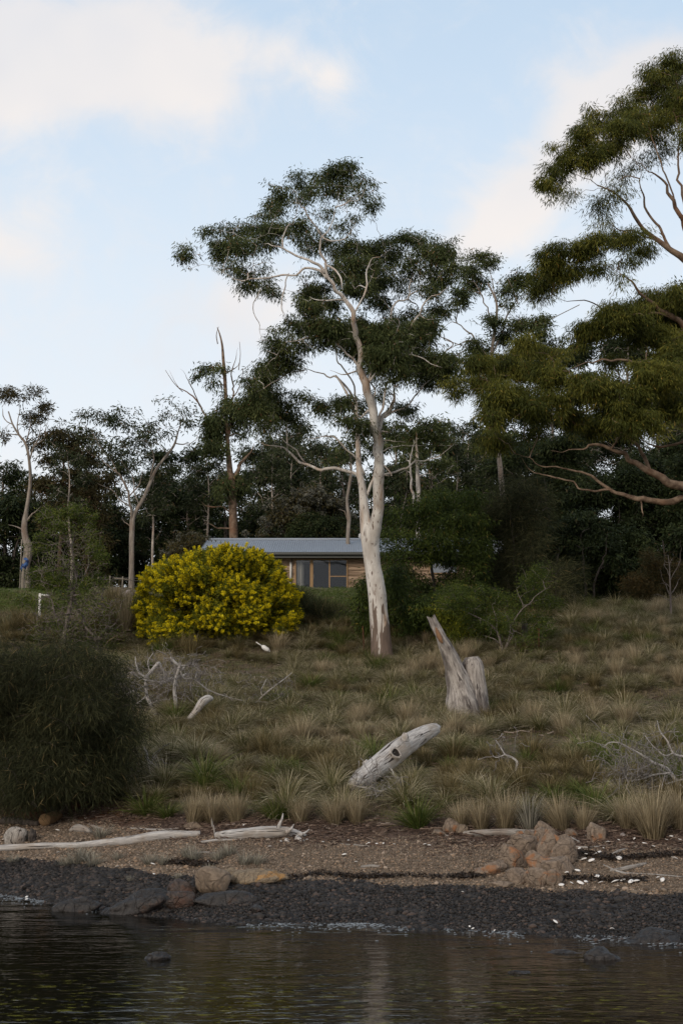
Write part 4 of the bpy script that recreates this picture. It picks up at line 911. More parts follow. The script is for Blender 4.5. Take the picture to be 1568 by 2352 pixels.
# yellow flowering bush: leaves plus blossom
def bloom(root, T, TR, tr_):
    ctr = T.mean(0); rel = T - ctr
    m = (TR > 0) & (rng.uniform(0, 1, len(T)) < .95 * np.clip((T[:, 2] - T[:, 2].min()) / .9 + .12, 0, 1) * np.clip(.95 + .9 * vnoise(T * 2.2, 4), .45, 1))
    Ti, Ri = T[m], TR[m]
    n = 105; idx = np.repeat(np.arange(len(Ti)), n)
    o = norm(rng.normal(0, 1, (len(idx), 3)) + np.array([0, -.25, .35])) * rng.uniform(.3, 1.0, (len(idx), 1))
    sp_ = norm(norm(rel)[m] * np.array([1, 1, .7]) + np.array([0, 0, .45]) + rng.normal(0, .35, (len(Ti), 3))); tl = rng.uniform(-.6, 1.9, len(idx))[:, None]
    pos = Ti[idx] + (o * .62 * (1.15 - .42 * np.abs(tl)) + sp_[idx] * tl) * Ri[idx][:, None]
    V, Fq, rr = leaves(pos, o, .045, .030, -.1, np.clip(rng.uniform(0, 1, len(idx)) * .5 + .5 * tr_[m][idx], 0, 1), len(idx))
    part('blossom', V, [Fq], 'blossom', root, {'rnd': rr}, smooth=False)
cl = []
for k in range(90):
    a = U(0, 2 * math.pi); r = math.sqrt(U(.02, 1)); x = 500 + 172 * r * math.cos(a); y = 1375 + 98 * r * math.sin(a)
    y = max(y, 1278 + abs(x - 520) * .22 + U(0, 8)); cl.append((x, y, U(26, 40), U(18, 28), 1))
cl += [(530,1282,26,20),(500,1290,30,20),(580,1285,36,20),(610,1300,30,22),(450,1300,40,20),(385,1310,34,20),(335,1330,26,20),(345,1440,36,24),(330,1400,24,28),(650,1390,34,26),(670,1420,24,24),(640,1440,34,24),(400,1455,50,22),(600,1455,50,20),(550,1275,20,16),(500,1345,40,26),(470,1370,40,26),(540,1365,40,26),(510,1395,44,28),(450,1400,40,26),(560,1400,36,26),(420,1365,36,24),(590,1370,30,24),(460,1335,34,20),(520,1320,34,20)]
cl += [(x_, 1465 + U(-8, 8), 34, 18, 1.1) for x_ in range(350, 660, 38)]
ol_ = cr(np.array([(302, 1440), (298, 1390), (312, 1325), (350, 1295), (395, 1275), (440, 1268), (475, 1250), (530, 1247), (565, 1262), (600, 1258), (640, 1285), (655, 1330), (690, 1380), (696, 1400), (680, 1422), (655, 1430)], float)[:, [0, 1, 1]] + np.array([0, 16, 0]), 70)
for k in range(70): cl.append((ol_[k, 0] + U(-8, 8), ol_[k, 1] + U(-9, 9), U(6, 13), U(9, 18), U(.5, 1)))
cl = [(497 + (c_[0] - 497) * .89, 1375 + (c_[1] - 1375) * .95, c_[2] * .92, c_[3]) + tuple(c_[4:]) for c_ in cl]
tree('flowering_bush', 'wide rounded bush covered in bright yellow blossom in front of the house', 'bush', 48.0,
 [[(500,1500,10),(495,1450,8),(480,1400,6),(470,1340,3)],[(505,1500,8),(540,1440,7),(570,1380,5),(590,1320,2)],[(500,1500,7),(430,1440,6),(380,1390,3)],[(510,1500,7),(580,1450,5),(640,1410,2)]],
 cl, 'bark_dark', 'leaf_wattle', L=.10, Wd=.026, cover=1.1, tuft=7, droop=-.3, spread=1.7, rmin=.006, extra=bloom, tone=-.05)

# bushes behind the house
def flowers(matname, n, s):
    def fn(root, T, TR, tr_):
        idx = np.repeat(np.arange(len(T)), n); o = norm(rng.normal(0, 1, (len(idx), 3)) + np.array([0, -.4, .6]))
        V, Fq, rr = leaves(T[idx] + o * TR[idx][:, None] * .9, o, s, s * .8, 0, np.clip(rng.uniform(.2, 1, len(idx)), 0, .9), len(idx))
        part('blossom', V, [Fq], matname, root, {'rnd': rr}, smooth=False)
    return fn
tree('blossom_bush', 'broad grey green bush dotted with pale blossom behind the middle of the roof', 'bush', 66.0,
 [[(710,1350,10),(708,1250,7),(705,1190,3)],[(700,1350,8),(670,1260,5),(650,1220,3)]],
 [(700,1150,60,20),(720,1145,40,18),(670,1170,50,22),(740,1170,50,24),(650,1195,50,24),(700,1200,60,28),(760,1200,50,24),(790,1225,50,20),(640,1228,50,20),(700,1235,80,20),(760,1235,50,20)], 'bark_dark', 'leaf_brown', L=.18, Wd=.07, cover=1.2, tuft=11, spread=1.2, extra=flowers('leaf_grey', 90, .085))
tree('dome_bush', 'smooth dark green dome of a bush in front of the blossom bush', 'bush', 64.8,
 [[(735,1350,8),(735,1260,5),(733,1215,2)]],
 [(730,1200,50,18),(700,1215,46,20),(770,1215,46,20),(735,1228,90,20),(680,1235,30,14),(790,1235,30,14)], 'bark_dark', 'leaf_dark', L=.12, Wd=.05, cover=1.5, tuft=11, spread=.8, tone=.08)
tree('blossom_bush', 'small round rust flushed bush beside the roof end', 'bush', 63.0,
 [[(440,1360,6),(438,1300,4),(436,1265,2)]],
 [(436,1240,30,14),(420,1258,30,18),(455,1255,28,18),(440,1275,44,20),(405,1275,24,18),(465,1280,24,18)], 'bark_dark', 'leaf_brown', L=.14, Wd=.06, cover=1.3, tuft=10, spread=.8, extra=flowers('leaf_grey', 40, .06))
for X, tp, rx, d, lab in [(740, 1425, 60, 49.5, 'round dark rush bush on the bank below the sliding door'), (675, 1400, 30, 50.5, 'low dark rush bush close to the yellow bush')]:
    dense(X, tp - 30, 1480, rx, d, lab, 'leaf_sheoak', name='rush_bush', cat='bush', cover=.7, tuft=16, L=.35, Wd=.012, droop=-.5, w0=3, n=9, spread=.7, tone=-.05)


# ------------------------------------------------------------------ house
HY = 60.0; FLOOR = 7.45
def hx(X, d=HY): return P(X, 1300, d)[0]
def hz(Y, d=HY): return P(784, Y, d)[2]
def facing(name, V, Fq, mats, parent, **k): return part(name, V, Fq, mats, parent, **k)
hx0, hx1 = hx(470), hx(1100)
house = empty('timber_house', (hx0, HY, FLOOR), 'low timber board house with a grey corrugated iron roof behind the yellow bush', 'house')
zt = hz(1277)                       # wall top
# wall made of waney edged boards, leaving the door opening
dx0, dx1, dz1 = hx(677), hx(798.5), hz(1284)
a = Acc(); zz = FLOOR - .2; k = 0
while zz < zt - .02:
    hgt = min(.205 + .03 * math.sin(k * 2.3), zt - zz)
    for (x0, x1) in ((hx0 + .25, dx0 - .0), (dx1, hx1 - .2)):
        if zz + .02 > dz1 and x0 < dx0 - .01: x1 = hx1 - .2
        elif zz + .02 > dz1: continue
        nx = max(2, int((x1 - x0) / .12)); xs_ = np.linspace(x0, x1, nx)
        lo = zz - .025 + .022 * n2(xs_, xs_ * 0 + k * 3.1, .35, 40 + k); hi = np.full(nx, min(zz + hgt, zt))
        yf0 = np.full(nx, HY - .045); yf1 = np.full(nx, HY - .012)
        V = np.concatenate([np.stack([xs_, yf0, lo], 1), np.stack([xs_, yf1, hi], 1), np.stack([xs_, yf0 + .04, lo], 1)])
        i = np.arange(nx - 1); a.add(V, np.concatenate([np.stack([i, i + 1, i + 1 + nx, i + nx], 1), np.stack([i + 2 * nx, i + 2 * nx + 1, i + 1, i], 1)]))
    zz += hgt; k += 1
V, Fq = box(hx0 + .3, dx0 - .05, HY, HY + .1, FLOOR - .3, zt); a.add(V, Fq)
V, Fq = box(dx1 + .05, hx1 - .25, HY, HY + .1, FLOOR - .3, zt); a.add(V, Fq)
V, Fq = box(dx0 - .05, dx1 + .05, HY, HY + .1, dz1 + .01, zt); a.add(V, Fq)
for x in (hx0 + .28, hx1 - .3):
    V, Fq = box(x, x + .08, HY + .1, HY + 6.6, FLOOR - .3, zt); a.add(V, Fq)
V, Fq = box(hx0 + .3, hx1 - .3, HY + 6.6, HY + 6.7, FLOOR - .3, zt); a.add(V, Fq)
V, Fq = a.get(); part('wall', V, Fq, 'boards', house, smooth=False)
# roof
ey, ez = HY - .55, hz(1268, HY - .55); ry_, rz_ = HY + 3.2, hz(1240.5, HY + 3.2)
rx0, rx1 = hx(457, ey), hx(1102, ey)
nx = int((rx1 - rx0) / .012); xs_ = np.linspace(rx0, rx1, nx); cz = .013 * np.sin(xs_ * 2 * math.pi / .095)
rows = [(ey, ez), (ry_, rz_), (ry_ + .001, rz_ + .001), (ry_ * 2 - ey, ez)]
V = np.concatenate([np.stack([xs_, np.full(nx, y), z + cz], 1) for y, z in rows]); i = np.arange(nx - 1)
Fq = np.concatenate([np.stack([i + r * nx, i + 1 + r * nx, i + 1 + (r + 1) * nx, i + (r + 1) * nx], 1) for r in (0, 2)])
roof = part('roof', V, [Fq], 'roof_iron', house)
V = []; Fq = []
a = Acc()
V, Fq = tubes(np.array([[[rx0 - .03, ry_, rz_ + .03], [(rx0 + rx1) / 2, ry_, rz_ + .03], [rx1 + .03, ry_, rz_ + .03]]]), np.full((1, 3), .06), 10); part('ridge_cap', V, Fq, 'roof_iron', roof)
for x in (rx0 - .03, rx1 + .005):
    part('barge_board', np.array([[x, ey, ez - .2], [x + .025, ey, ez - .2], [x + .025, ry_, rz_ - .2], [x, ry_, rz_ - .2], [x, ey, ez + .02], [x + .025, ey, ez + .02], [x + .025, ry_, rz_ + .02], [x, ry_, rz_ + .02]]),
          np.array([[0, 1, 5, 4], [1, 2, 6, 5], [3, 0, 4, 7], [4, 5, 6, 7], [0, 3, 2, 1]]), 'gutter', house, smooth=False)
a = Acc()      # quad gutter profile
prof = [(0, 0), (0, .12), (-.02, .125), (-.025, .11), (-.11, .10), (-.125, .12), (-.14, .115), (-.135, .02), (-.1, 0)]
V = np.array([[x, ey + .02 + p[0], ez - .13 + p[1]] for x in (rx0, rx1) for p in prof]); n_ = len(prof); i = np.arange(n_ - 1)
a.add(V, np.stack([i, i + 1, i + 1 + n_, i + n_], 1))
V, Fq = a.get(); part('gutter', V, Fq, 'gutter', house, smooth=False)
V, Fq = box(rx0, rx1, ey + .025, ey + .05, ez - .24, ez - .03); part('fascia', V, Fq, 'gutter', house, smooth=False)
V, Fq = box(rx0, rx1, ey + .052, HY - .05, ez - .2, ez - .185); part('eave_lining', V, Fq, 'boards', house, smooth=False)
# gable end and interior
V, Fq = box(dx0 - .4, dx1 + .4, HY + 3.0, HY + 3.1, FLOOR - .1, zt); a = Acc().add(V, Fq)
V, Fq = box(dx0 - .4, dx0 - .35, HY + .1, HY + 3.0, FLOOR - .1, zt); a.add(V, Fq); V, Fq = box(dx1 + .35, dx1 + .4, HY + .1, HY + 3.0, FLOOR - .1, zt); a.add(V, Fq)
V, Fq = box(dx0 - .4, dx1 + .4, HY + .1, HY + 3.1, zt - .05, zt); a.add(V, Fq); V, Fq = box(dx0 - .4, dx1 + .4, HY + .1, HY + 3.1, FLOOR - .15, FLOOR - .1); a.add(V, Fq)
V, Fq = a.get(); part('inner_room', V, Fq, 'dark_inside', house, smooth=False)
door = part('sliding_door', *box(dx0, dx1, HY - .06, HY - .02, FLOOR - .1, FLOOR - .02), 'door_wood', house, smooth=False)
a = Acc(); cw = (dx1 - dx0)
xsf = [dx0, hx(714), hx(757)]; pw = .055
for x0, x1 in ((dx0, dx0 + pw), (hx(712), hx(719)), (hx(755), hx(758)), (dx1 - pw, dx1)):
    V, Fq = box(x0, x1, HY - .085, HY - .01, FLOOR - .02, dz1 - .055); a.add(V, Fq)
V, Fq = box(dx0, dx1, HY - .088, HY - .01, dz1 - .055, dz1); a.add(V, Fq)
rz = hz(1324); V, Fq = box(hx(758), dx1 - pw, HY - .075, HY - .02, rz - .02, rz + .02); a.add(V, Fq)
V, Fq = a.get(); part('frame', V, Fq, 'door_wood', door, smooth=False)
for x0, x1 in ((dx0 + pw, hx(712)), (hx(719), hx(755)), (hx(758), dx1 - pw)):
    V, Fq = box(x0, x1, HY - .042, HY - .036, FLOOR - .02, dz1 - .055); part('pane', V, Fq, 'glass', door, smooth=False)
V, Fq = box(hx(720), hx(721.5), HY - .10, HY - .085, rz - .1, rz + .1); part('handle', V, Fq, 'gutter', door, smooth=False)
n_ = 160; xs_ = np.linspace(dx0 + .07, hx(697), n_); yv = HY + .05 + .03 * np.sin(xs_ * 42) ; V = np.concatenate([np.stack([xs_, yv, np.full(n_, z)], 1) for z in (FLOOR, dz1 - .06)]); i = np.arange(n_ - 1)
part('curtain', V, [np.stack([i, i + 1, i + 1 + n_, i + n_], 1)], 'curtain', house)
V, Fq = box(dx0 + .06, hx(755), HY + .004, HY + .012, dz1 - .13, dz1 - .075); part('blind', V, Fq, 'curtain', house, smooth=False)
V, Fq = tubes(np.array([[[hx(668), HY - .09, hz(1345)], [hx(668), HY - .09, hz(1310)], [hx(668), HY - .09, hz(1292)]]]), np.full((1, 3), .045), 10); part('downpipe', V, Fq, 'white_pipe', house)
V, Fq = tubes(np.array([[[hx(669.5), HY - .09, hz(1292)], [hx(669.5), HY - .09, hz(1280)], [hx(669.5), HY - .09, hz(1274)]]]), np.full((1, 3), .02), 8); part('conduit', V, Fq, 'gutter', house)
# second window to the right of the big trunk
V, Fq = box(hx(985), hx(1050), HY - .10, HY - .055, hz(1318), hz(1287)); wn = part('window', V, Fq, 'door_wood', house, smooth=False)
V, Fq = box(hx(987), hx(1048), HY - .105, HY - .101, hz(1316), hz(1289)); part('pane', V, Fq, 'roof_iron', wn, smooth=False)
# antenna on the roof
sl = (rz_ - ez) / (ry_ - ey)
dish = Vector((hx(830, HY + 2.9), HY + 2.9, ez + sl * (2.9 + .55)))
V, Fq = tubes(np.array([[[dish.x, dish.y, dish.z], [dish.x, dish.y, dish.z + .12], [dish.x - .03, dish.y, dish.z + .24]]]), np.full((1, 3), .018), 6)
ant = part('antenna_mast', V, Fq, 'white_pipe', house)
v0, f0 = ico(2); V = v0 * np.array([.10, .03, .13]) + np.array([dish.x - .04, dish.y - .04, dish.z + .22]); part('antenna_head', V, [f0], 'white_pipe', ant)

# fence by the fan limbed gum, posts, white post, cloth
def post(X, Y, d, h, r, mat, name, label, cat, group=None, k=6, wob=.02, zbase=None):
    g = P(X, Y, d); g[2] = float(zf(g[0], g[1]))
    Pt = cr([[g[0], g[1], g[2] - .3], [g[0] + U(-wob, wob), g[1], g[2] + h * .5], [g[0] + U(-wob, wob) * 2, g[1], g[2] + h]], 7)
    V, Fq = tubes(Pt[None], np.full((1, 7), r), k, True, .12, 6); return top(name, V, Fq, mat, g, label, cat, group)
FEN = empty('wire_fence', on(hx(225, 62), 62.0), 'low wire fence with thin posts under the fan limbed gum', 'fence')
fp = []
for X in (225, 252, 281, 322, 345):
    g = P(X, 1340, 62); g[2] = float(zf(g[0], 62)); fp.append(g)
    V, Fq = tubes(np.array([[[g[0], g[1], g[2] - .2], [g[0], g[1], g[2] + .5], [g[0] + .02, g[1], g[2] + 1.25]]]), np.full((1, 3), .028), 6); part('post', V, Fq, 'post_wood', FEN)
for hgt in (.35, .6, .85, 1.1, 1.2):
    V, Fq = tubes(np.array([[q + np.array([0, 0, hgt]) for q in fp]]), np.full((1, len(fp)), .006), 4); part('wire', V, Fq, 'wire', FEN)
V, Fq = tubes(np.array([[P(262, 1328, 61.5), P(285, 1330, 61.5), P(306, 1332, 61.5)]]), np.full((1, 3), .022), 6)
top('pole', V, Fq, 'post_wood', P(262, 1328, 61.5), 'thin pale pole lying level against the wire fence', 'pole')
post(54, 1340, 57, 1.5, .075, 'post_wood', 'timber_post', 'weathered square timber post with blue cloth hung on it', 'post')
post(46, 1340, 57.5, 2.4, .025, 'post_wood', 'thin_stake', 'thin bare stake standing next to the weathered post', 'stake')
q = P(57, 1298, 57); v0, f0 = ico(3); V = v0 * np.array([.13, .08, .30]); V *= (1 + .28 * fbm(v0 * 2.6, 4, 3))[:, None]; V[:, 0] += .05 * np.sin(V[:, 2] * 9); V = V + q
top('cloth', V, [f0], 'blue_cloth', q, 'crumpled blue cloth hanging on the weathered post', 'cloth')
g = P(92, 1386, 50); g[2] = float(zf(g[0], 50)); WPY = P(92, 1363, 50)[2]
V, Fq = box(g[0] - .036, g[0] + .036, 49.96, 50.04, g[2] - .2, WPY); wp = top('white_post', V, Fq, 'post_paint', g, 'short white post with flaking paint and a stub arm on the grassy bank', 'post', smooth=False)
V, Fq = tubes(np.array([[[g[0] + .045, 50, WPY - .05], [g[0] + .2, 50, WPY - .07], [g[0] + .32, 50, WPY - .06]]]), np.full((1, 3), .03), 8); part('arm', V, Fq, 'post_paint', wp)
g = G(835, 1505); V, Fq = tubes(np.array([[g + [0, 0, -.2], g + [0, 0, .4], g + [-.03, 0, .92]]]), np.full((1, 3), .016), 5)
top('iron_stake', V, Fq, 'rust_iron', g, 'thin dark rusty stake standing just beside the pale trunk', 'stake')
g = G(1237, 1500); V, Fq = tubes(np.array([[g + [0, 0, -.2], g + [0, 0, .4], g + [.01, 0, .75]]]), np.full((1, 3), .018), 5)
top('iron_stake', V, Fq, 'rust_iron', g, 'thin dark rusty stake past the scrubby shrub', 'stake')
post(1205, 1520, 45.5, .62, .10, 'bark_dark', 'stump_post', 'short dark stump standing under the scrubby green tipped shrub', 'stump', k=9)
# white float
g = G(612, 1500); a0_ = g + np.array([-.26, .02, .30]); b0_ = g + np.array([.10, -.02, .06]); dd_ = (b0_ - a0_)
Pt = np.array([a0_ + dd_ * t for t in (0.28, .36, .45, .7, .86, .93, .97)]); V, Fq = tubes(Pt[None], np.array([[.022, .055, .072, .075, .07, .05, .03]]), 14)
fl = top('fishing_float', V, Fq, 'float_white', g, 'white foam float with a thin rod end lying by the yellow bush', 'float')
V, Fq = tubes(np.array([[a0_ - dd_ * .22, a0_ + dd_ * .05, a0_ + dd_ * .3]]), np.full((1, 3), .016), 8); part('rod', V, Fq, 'float_white', fl)
V, Fq = tubes(np.array([[a0_ + dd_ * .95, a0_ + dd_ * 1.0, a0_ + dd_ * 1.05]]), np.full((1, 3), .02), 8); part('rod', V, Fq, 'float_white', fl)

# ------------------------------------------------------------------ stump, logs, driftwood
def world_poly(rows, d, dys=None):
    out = []
    for i, r in enumerate(rows):
        dd = d + (r[3] if len(r) > 3 else 0); p = P(r[0], r[1], dd); out.append([*p, r[2] / 2 / F * dd])
    return np.array(out)
def log(name, label, cat, rows, d, mat, m=40, k=20, rough=.10, rf=2.5, seed=3, cap=True, axis=None, group=None, jag=0):
    q = cr(world_poly(rows, d), m)
    V, Fq = tubes(q[None, :, :3], q[None, :, 3], k, cap, rough, rf, seed)
    if jag:
        e = slice((m - 1) * k, m * k); T_ = norm(q[-1, :3] - q[-2, :3]); V[e] += T_ * (np.abs(vnoise(V[e] * 9, 5)) * jag)[:, None]
    return top(name, V, Fq, mat, q[0, :3], label, cat, group, gattr(q, k, cap))
sd_ = 36.4
st = empty('tree_stump', G(1060, 1640), 'weathered grey broken stump with one tall leaning jagged spike and one rounded lobe', 'stump')
q = cr(world_poly([(1066, 1668, 92, 0), (1062, 1625, 78, 0), (1056, 1583, 59, 0), (1046, 1545, 45, -.03), (1033, 1508, 37, -.1), (1021, 1482, 31, -.15), (1010, 1460, 25, -.2), (1000, 1440, 22, -.2), (993, 1424, 18, -.2)], sd_), 60)
V, Fq = tubes(q[None, :, :3], q[None, :, 3], 36, True, .13, 2.2, 5)
Vr = V[:-2].reshape(60, 36, 3); jj = np.arange(36)
T_ = norm(q[-1, :3] - q[-2, :3]); Vr[-1] += T_ * (.10 * np.abs(vnoise(np.stack([np.cos(jj / 36 * 6.28) * 2.5, np.sin(jj / 36 * 6.28) * 2.5, jj * 0], 1), 5)) * 2)[:, None]
V[:-2] = Vr.reshape(-1, 3); part('spike', V, Fq, 'stump_wood', st, gattr(q, 36))
q2 = cr(world_poly([(1092, 1665, 74, .22), (1090, 1610, 66, .22), (1087, 1565, 56, .22), (1084, 1532, 50, .22), (1083, 1518, 42, .22), (1082, 1509, 28, .22)], sd_), 34)
V, Fq = tubes(q2[None, :, :3] + 0, q2[None, :, 3], 30, True, .09, 2.2, 15); part('lobe', V, Fq, 'stump_wood', st, gattr(q2, 30))
# torn heartwood strip on the spike
q3 = cr(world_poly([(1001, 1440, 9, -.55), (1009, 1459, 11, -.58), (1017, 1477, 12, -.60)], sd_), 14)
V, Fq = tubes(q3[None, :, :3] + np.array([0, .20, 0]), q3[None, :, 3] * np.sin(np.linspace(.35, 2.9, 14))[None], 10, True, .3, 9, 2); part('heartwood', V, Fq, 'heartwood', st)
for rows_, s_ in (([(1030, 1655, 26, .1), (1012, 1652, 14, .2), (998, 1660, 5, .2)], 3), ([(1112, 1650, 30, .3), (1122, 1640, 14, .4), (1130, 1650, 5, .4)], 4)):
    q4 = cr(world_poly(rows_, sd_), 12); V, Fq = tubes(q4[None, :, :3], q4[None, :, 3], 12, True, .12, 3, s_); part('root', V, Fq, 'stump_wood', st)

# hollow log
LG = empty('hollow_log', G(900, 1760), 'thick grey hollow log with knot hole lying aslope among the tussocks', 'log')
dlo, dhi = G(812, 1815)[1], G(990, 1712)[1]; dhi = dlo + (dhi - dlo) * .55; ld = dlo + (dhi - dlo) * .45
rows_ = [(803, 1806, 18), (818, 1797, 38), (850, 1774, 47), (880, 1752, 52), (905, 1731, 51), (940, 1705, 45), (970, 1687, 38), (994, 1676, 29), (999, 1674, 25)]
rows_ = [(a_, b_, c_, (dhi - dlo) * ((a_ - 803) / 196 - .45)) for a_, b_, c_ in rows_]
q = cr(world_poly(rows_, ld), 70); V, Fq = tubes(q[None, :, :3], q[None, :, 3], 40, True, .07, 2.2, 9)
Vr = V[:-2].reshape(70, 40, 3); th = np.arange(40) / 40 * 6.28
for e, sg in ((0, -1), (69, 1)): Vr[e] += norm(q[1, :3] - q[0, :3]) * sg * (.07 * vnoise(np.stack([np.cos(th) * 3, np.sin(th) * 3, th * 0 + e], 1), 4))[:, None]
V[:-2] = Vr.reshape(-1, 3); part('log_body', V, Fq, 'driftwood', LG, gattr(q, 40))
def ring_at(c, r1, r2, nrm, parent, depth=.06):
    c = np.asarray(c); nrm = norm(np.array(nrm, float)); a_ = norm(np.cross(nrm, [0, 0, 1.])); b_ = np.cross(nrm, a_); th = np.linspace(0, 6.283, 24, endpoint=False)
    cs = a_[None] * np.cos(th)[:, None] + b_[None] * np.sin(th)[:, None]; wob = 1 + .1 * np.sin(th * 3 + 1)[:, None]
    R_ = [cs * r1 * 1.25 * wob - nrm * depth * .9, cs * r1 * 1.12 * wob, cs * r1 * wob + nrm * .012, cs * r2 * wob]
    V = np.concatenate([c + r for r in R_]); i = np.arange(24); Fq = np.concatenate([np.stack([i + k * 24, (i + 1) % 24 + k * 24, (i + 1) % 24 + (k + 1) * 24, i + (k + 1) * 24], 1) for k in range(3)])
    rim = part('knot', V, [Fq], 'driftwood', parent)
    V = np.concatenate([c + cs * r2 * wob, c + cs * r2 * .8 - nrm * .022, [c - nrm * .026]]); Fq1 = np.stack([i, (i + 1) % 24, (i + 1) % 24 + 24, i + 24], 1); Ft = np.stack([i + 24, (i + 1) % 24 + 24, np.full(24, 48)], 1)
    part('hole', V, [Fq1, Ft], 'hollow', rim)
i_ = int(np.argmin(np.abs(project(q[:, :3])[0] - 892))); ax_ = norm(q[i_ + 2, :3] - q[i_ - 2, :3]); vw_ = norm(np.array([0, 0, CAMZ + .6]) - q[i_, :3]); nn_ = norm(vw_ - (vw_ @ ax_) * ax_); LN = nn_
ring_at(q[i_, :3] + nn_ * q[i_, 3] * 1.17 + np.array([0, 0, -.02]), .118, .088, nn_, LG, .14)
for X0_, Y0_, X1_, Y1_, w1, w2 in ((850, 1765, 836, 1748, 20, 13), (878, 1738, 888, 1717, 14, 9), (928, 1700, 931, 1683, 18, 10), (822, 1790, 842, 1772, 20, 14)):
    if X1_ == 888: continue
    q4 = cr(world_poly([(X0_, Y0_, w1 * 1.2, 0), ((X0_ + X1_) / 2, (Y0_ + Y1_) / 2, w1, -.02), (X1_, Y1_, w2, -.02)], ld), 8); V, Fq = tubes(q4[None, :, :3], q4[None, :, 3], 14, True, .1, 5, 3); part('branch_stub', V, Fq, 'driftwood', LG)
q4 = cr(world_poly([(889, 1757, 4, -.32), (900, 1770, 4, -.36), (910, 1792, 3, -.45)], ld), 10); V, Fq = tubes(q4[None, :, :3], q4[None, :, 3], 6); part('twig', V, Fq, 'driftwood', LG)

def gpoly(rows, lift=.5):
    """rows of (X, Y, width) lying on the ground"""
    out = []
    for r in rows:
        g = G(r[0], r[1]); rad = r[2] / 2 / F * g[1]; out.append([g[0], g[1], g[2] + rad * lift + (r[3] if len(r) > 3 else 0), rad])
    return np.array(out)
def lying(name, label, cat, rows, mat='driftwood', m=30, k=14, rough=.12, rf=3, seed=1, group=None, lift=.7):
    q = cr(gpoly(rows, lift), m); V, Fq = tubes(q[None, :, :3], np.maximum(q[None, :, 3], .004), k, True, rough, rf, seed)
    o = top(name, V, Fq, mat, q[0, :3], label, cat, group, gattr(q, k)); return o
# long white log in two visible lengths
lying('driftwood_log', 'long thin whitish log lying along the beach, running out past the edge', 'log', [(-120, 1962, 14), (0, 1955, 15), (100, 1950, 16), (180, 1948, 14), (240, 1944, 17), (300, 1938, 20), (360, 1930, 22), (420, 1925, 18), (460, 1920, 13)], m=90, k=18, seed=4)
dl = empty('driftwood_log', G(560, 1925), 'thick bleached log with upright spikes at its root end, above the gravel', 'log')
q = cr(gpoly([(498, 1925, 14), (530, 1927, 22), (575, 1926, 26), (620, 1924, 27), (655, 1922, 24), (680, 1923, 18), (703, 1925, 7)], .8), 60); V, Fq = tubes(q[None, :, :3], q[None, :, 3], 26, True, .14, 3, 8); part('log_body', V, Fq, 'driftwood', dl, gattr(q, 26))
dd_ = G(640, 1925)[1]
for rows_ in ([(636, 1912, 12, 0), (642, 1893, 7, 0), (648, 1880, 5, 0), (650, 1868, 2, 0)], [(658, 1912, 12, -.02), (668, 1904, 7, -.03), (675, 1893, 2, 0)], [(690, 1918, 9, 0), (702, 1912, 5, 0), (710, 1905, 2, .05)], [(680, 1925, 14, -.1), (694, 1931, 8, -.15), (702, 1929, 3, -.15)], [(655, 1929, 10, -.15), (668, 1936, 7, -.2), (672, 1940, 3, -.2)]):
    q4 = cr(world_poly(rows_, dd_), 10); V, Fq = tubes(q4[None, :, :3], q4[None, :, 3], 9, True, .12, 6, 3); part('root_spike', V, Fq, 'driftwood', dl)
lying('driftwood_plank', 'flat grey driftwood plank lying against the orange outcrop', 'driftwood', [(1060, 1918, 9), (1100, 1921, 17), (1150, 1921, 18), (1205, 1920, 14), (1240, 1912, 5)], 'wood_weathered', seed=6)
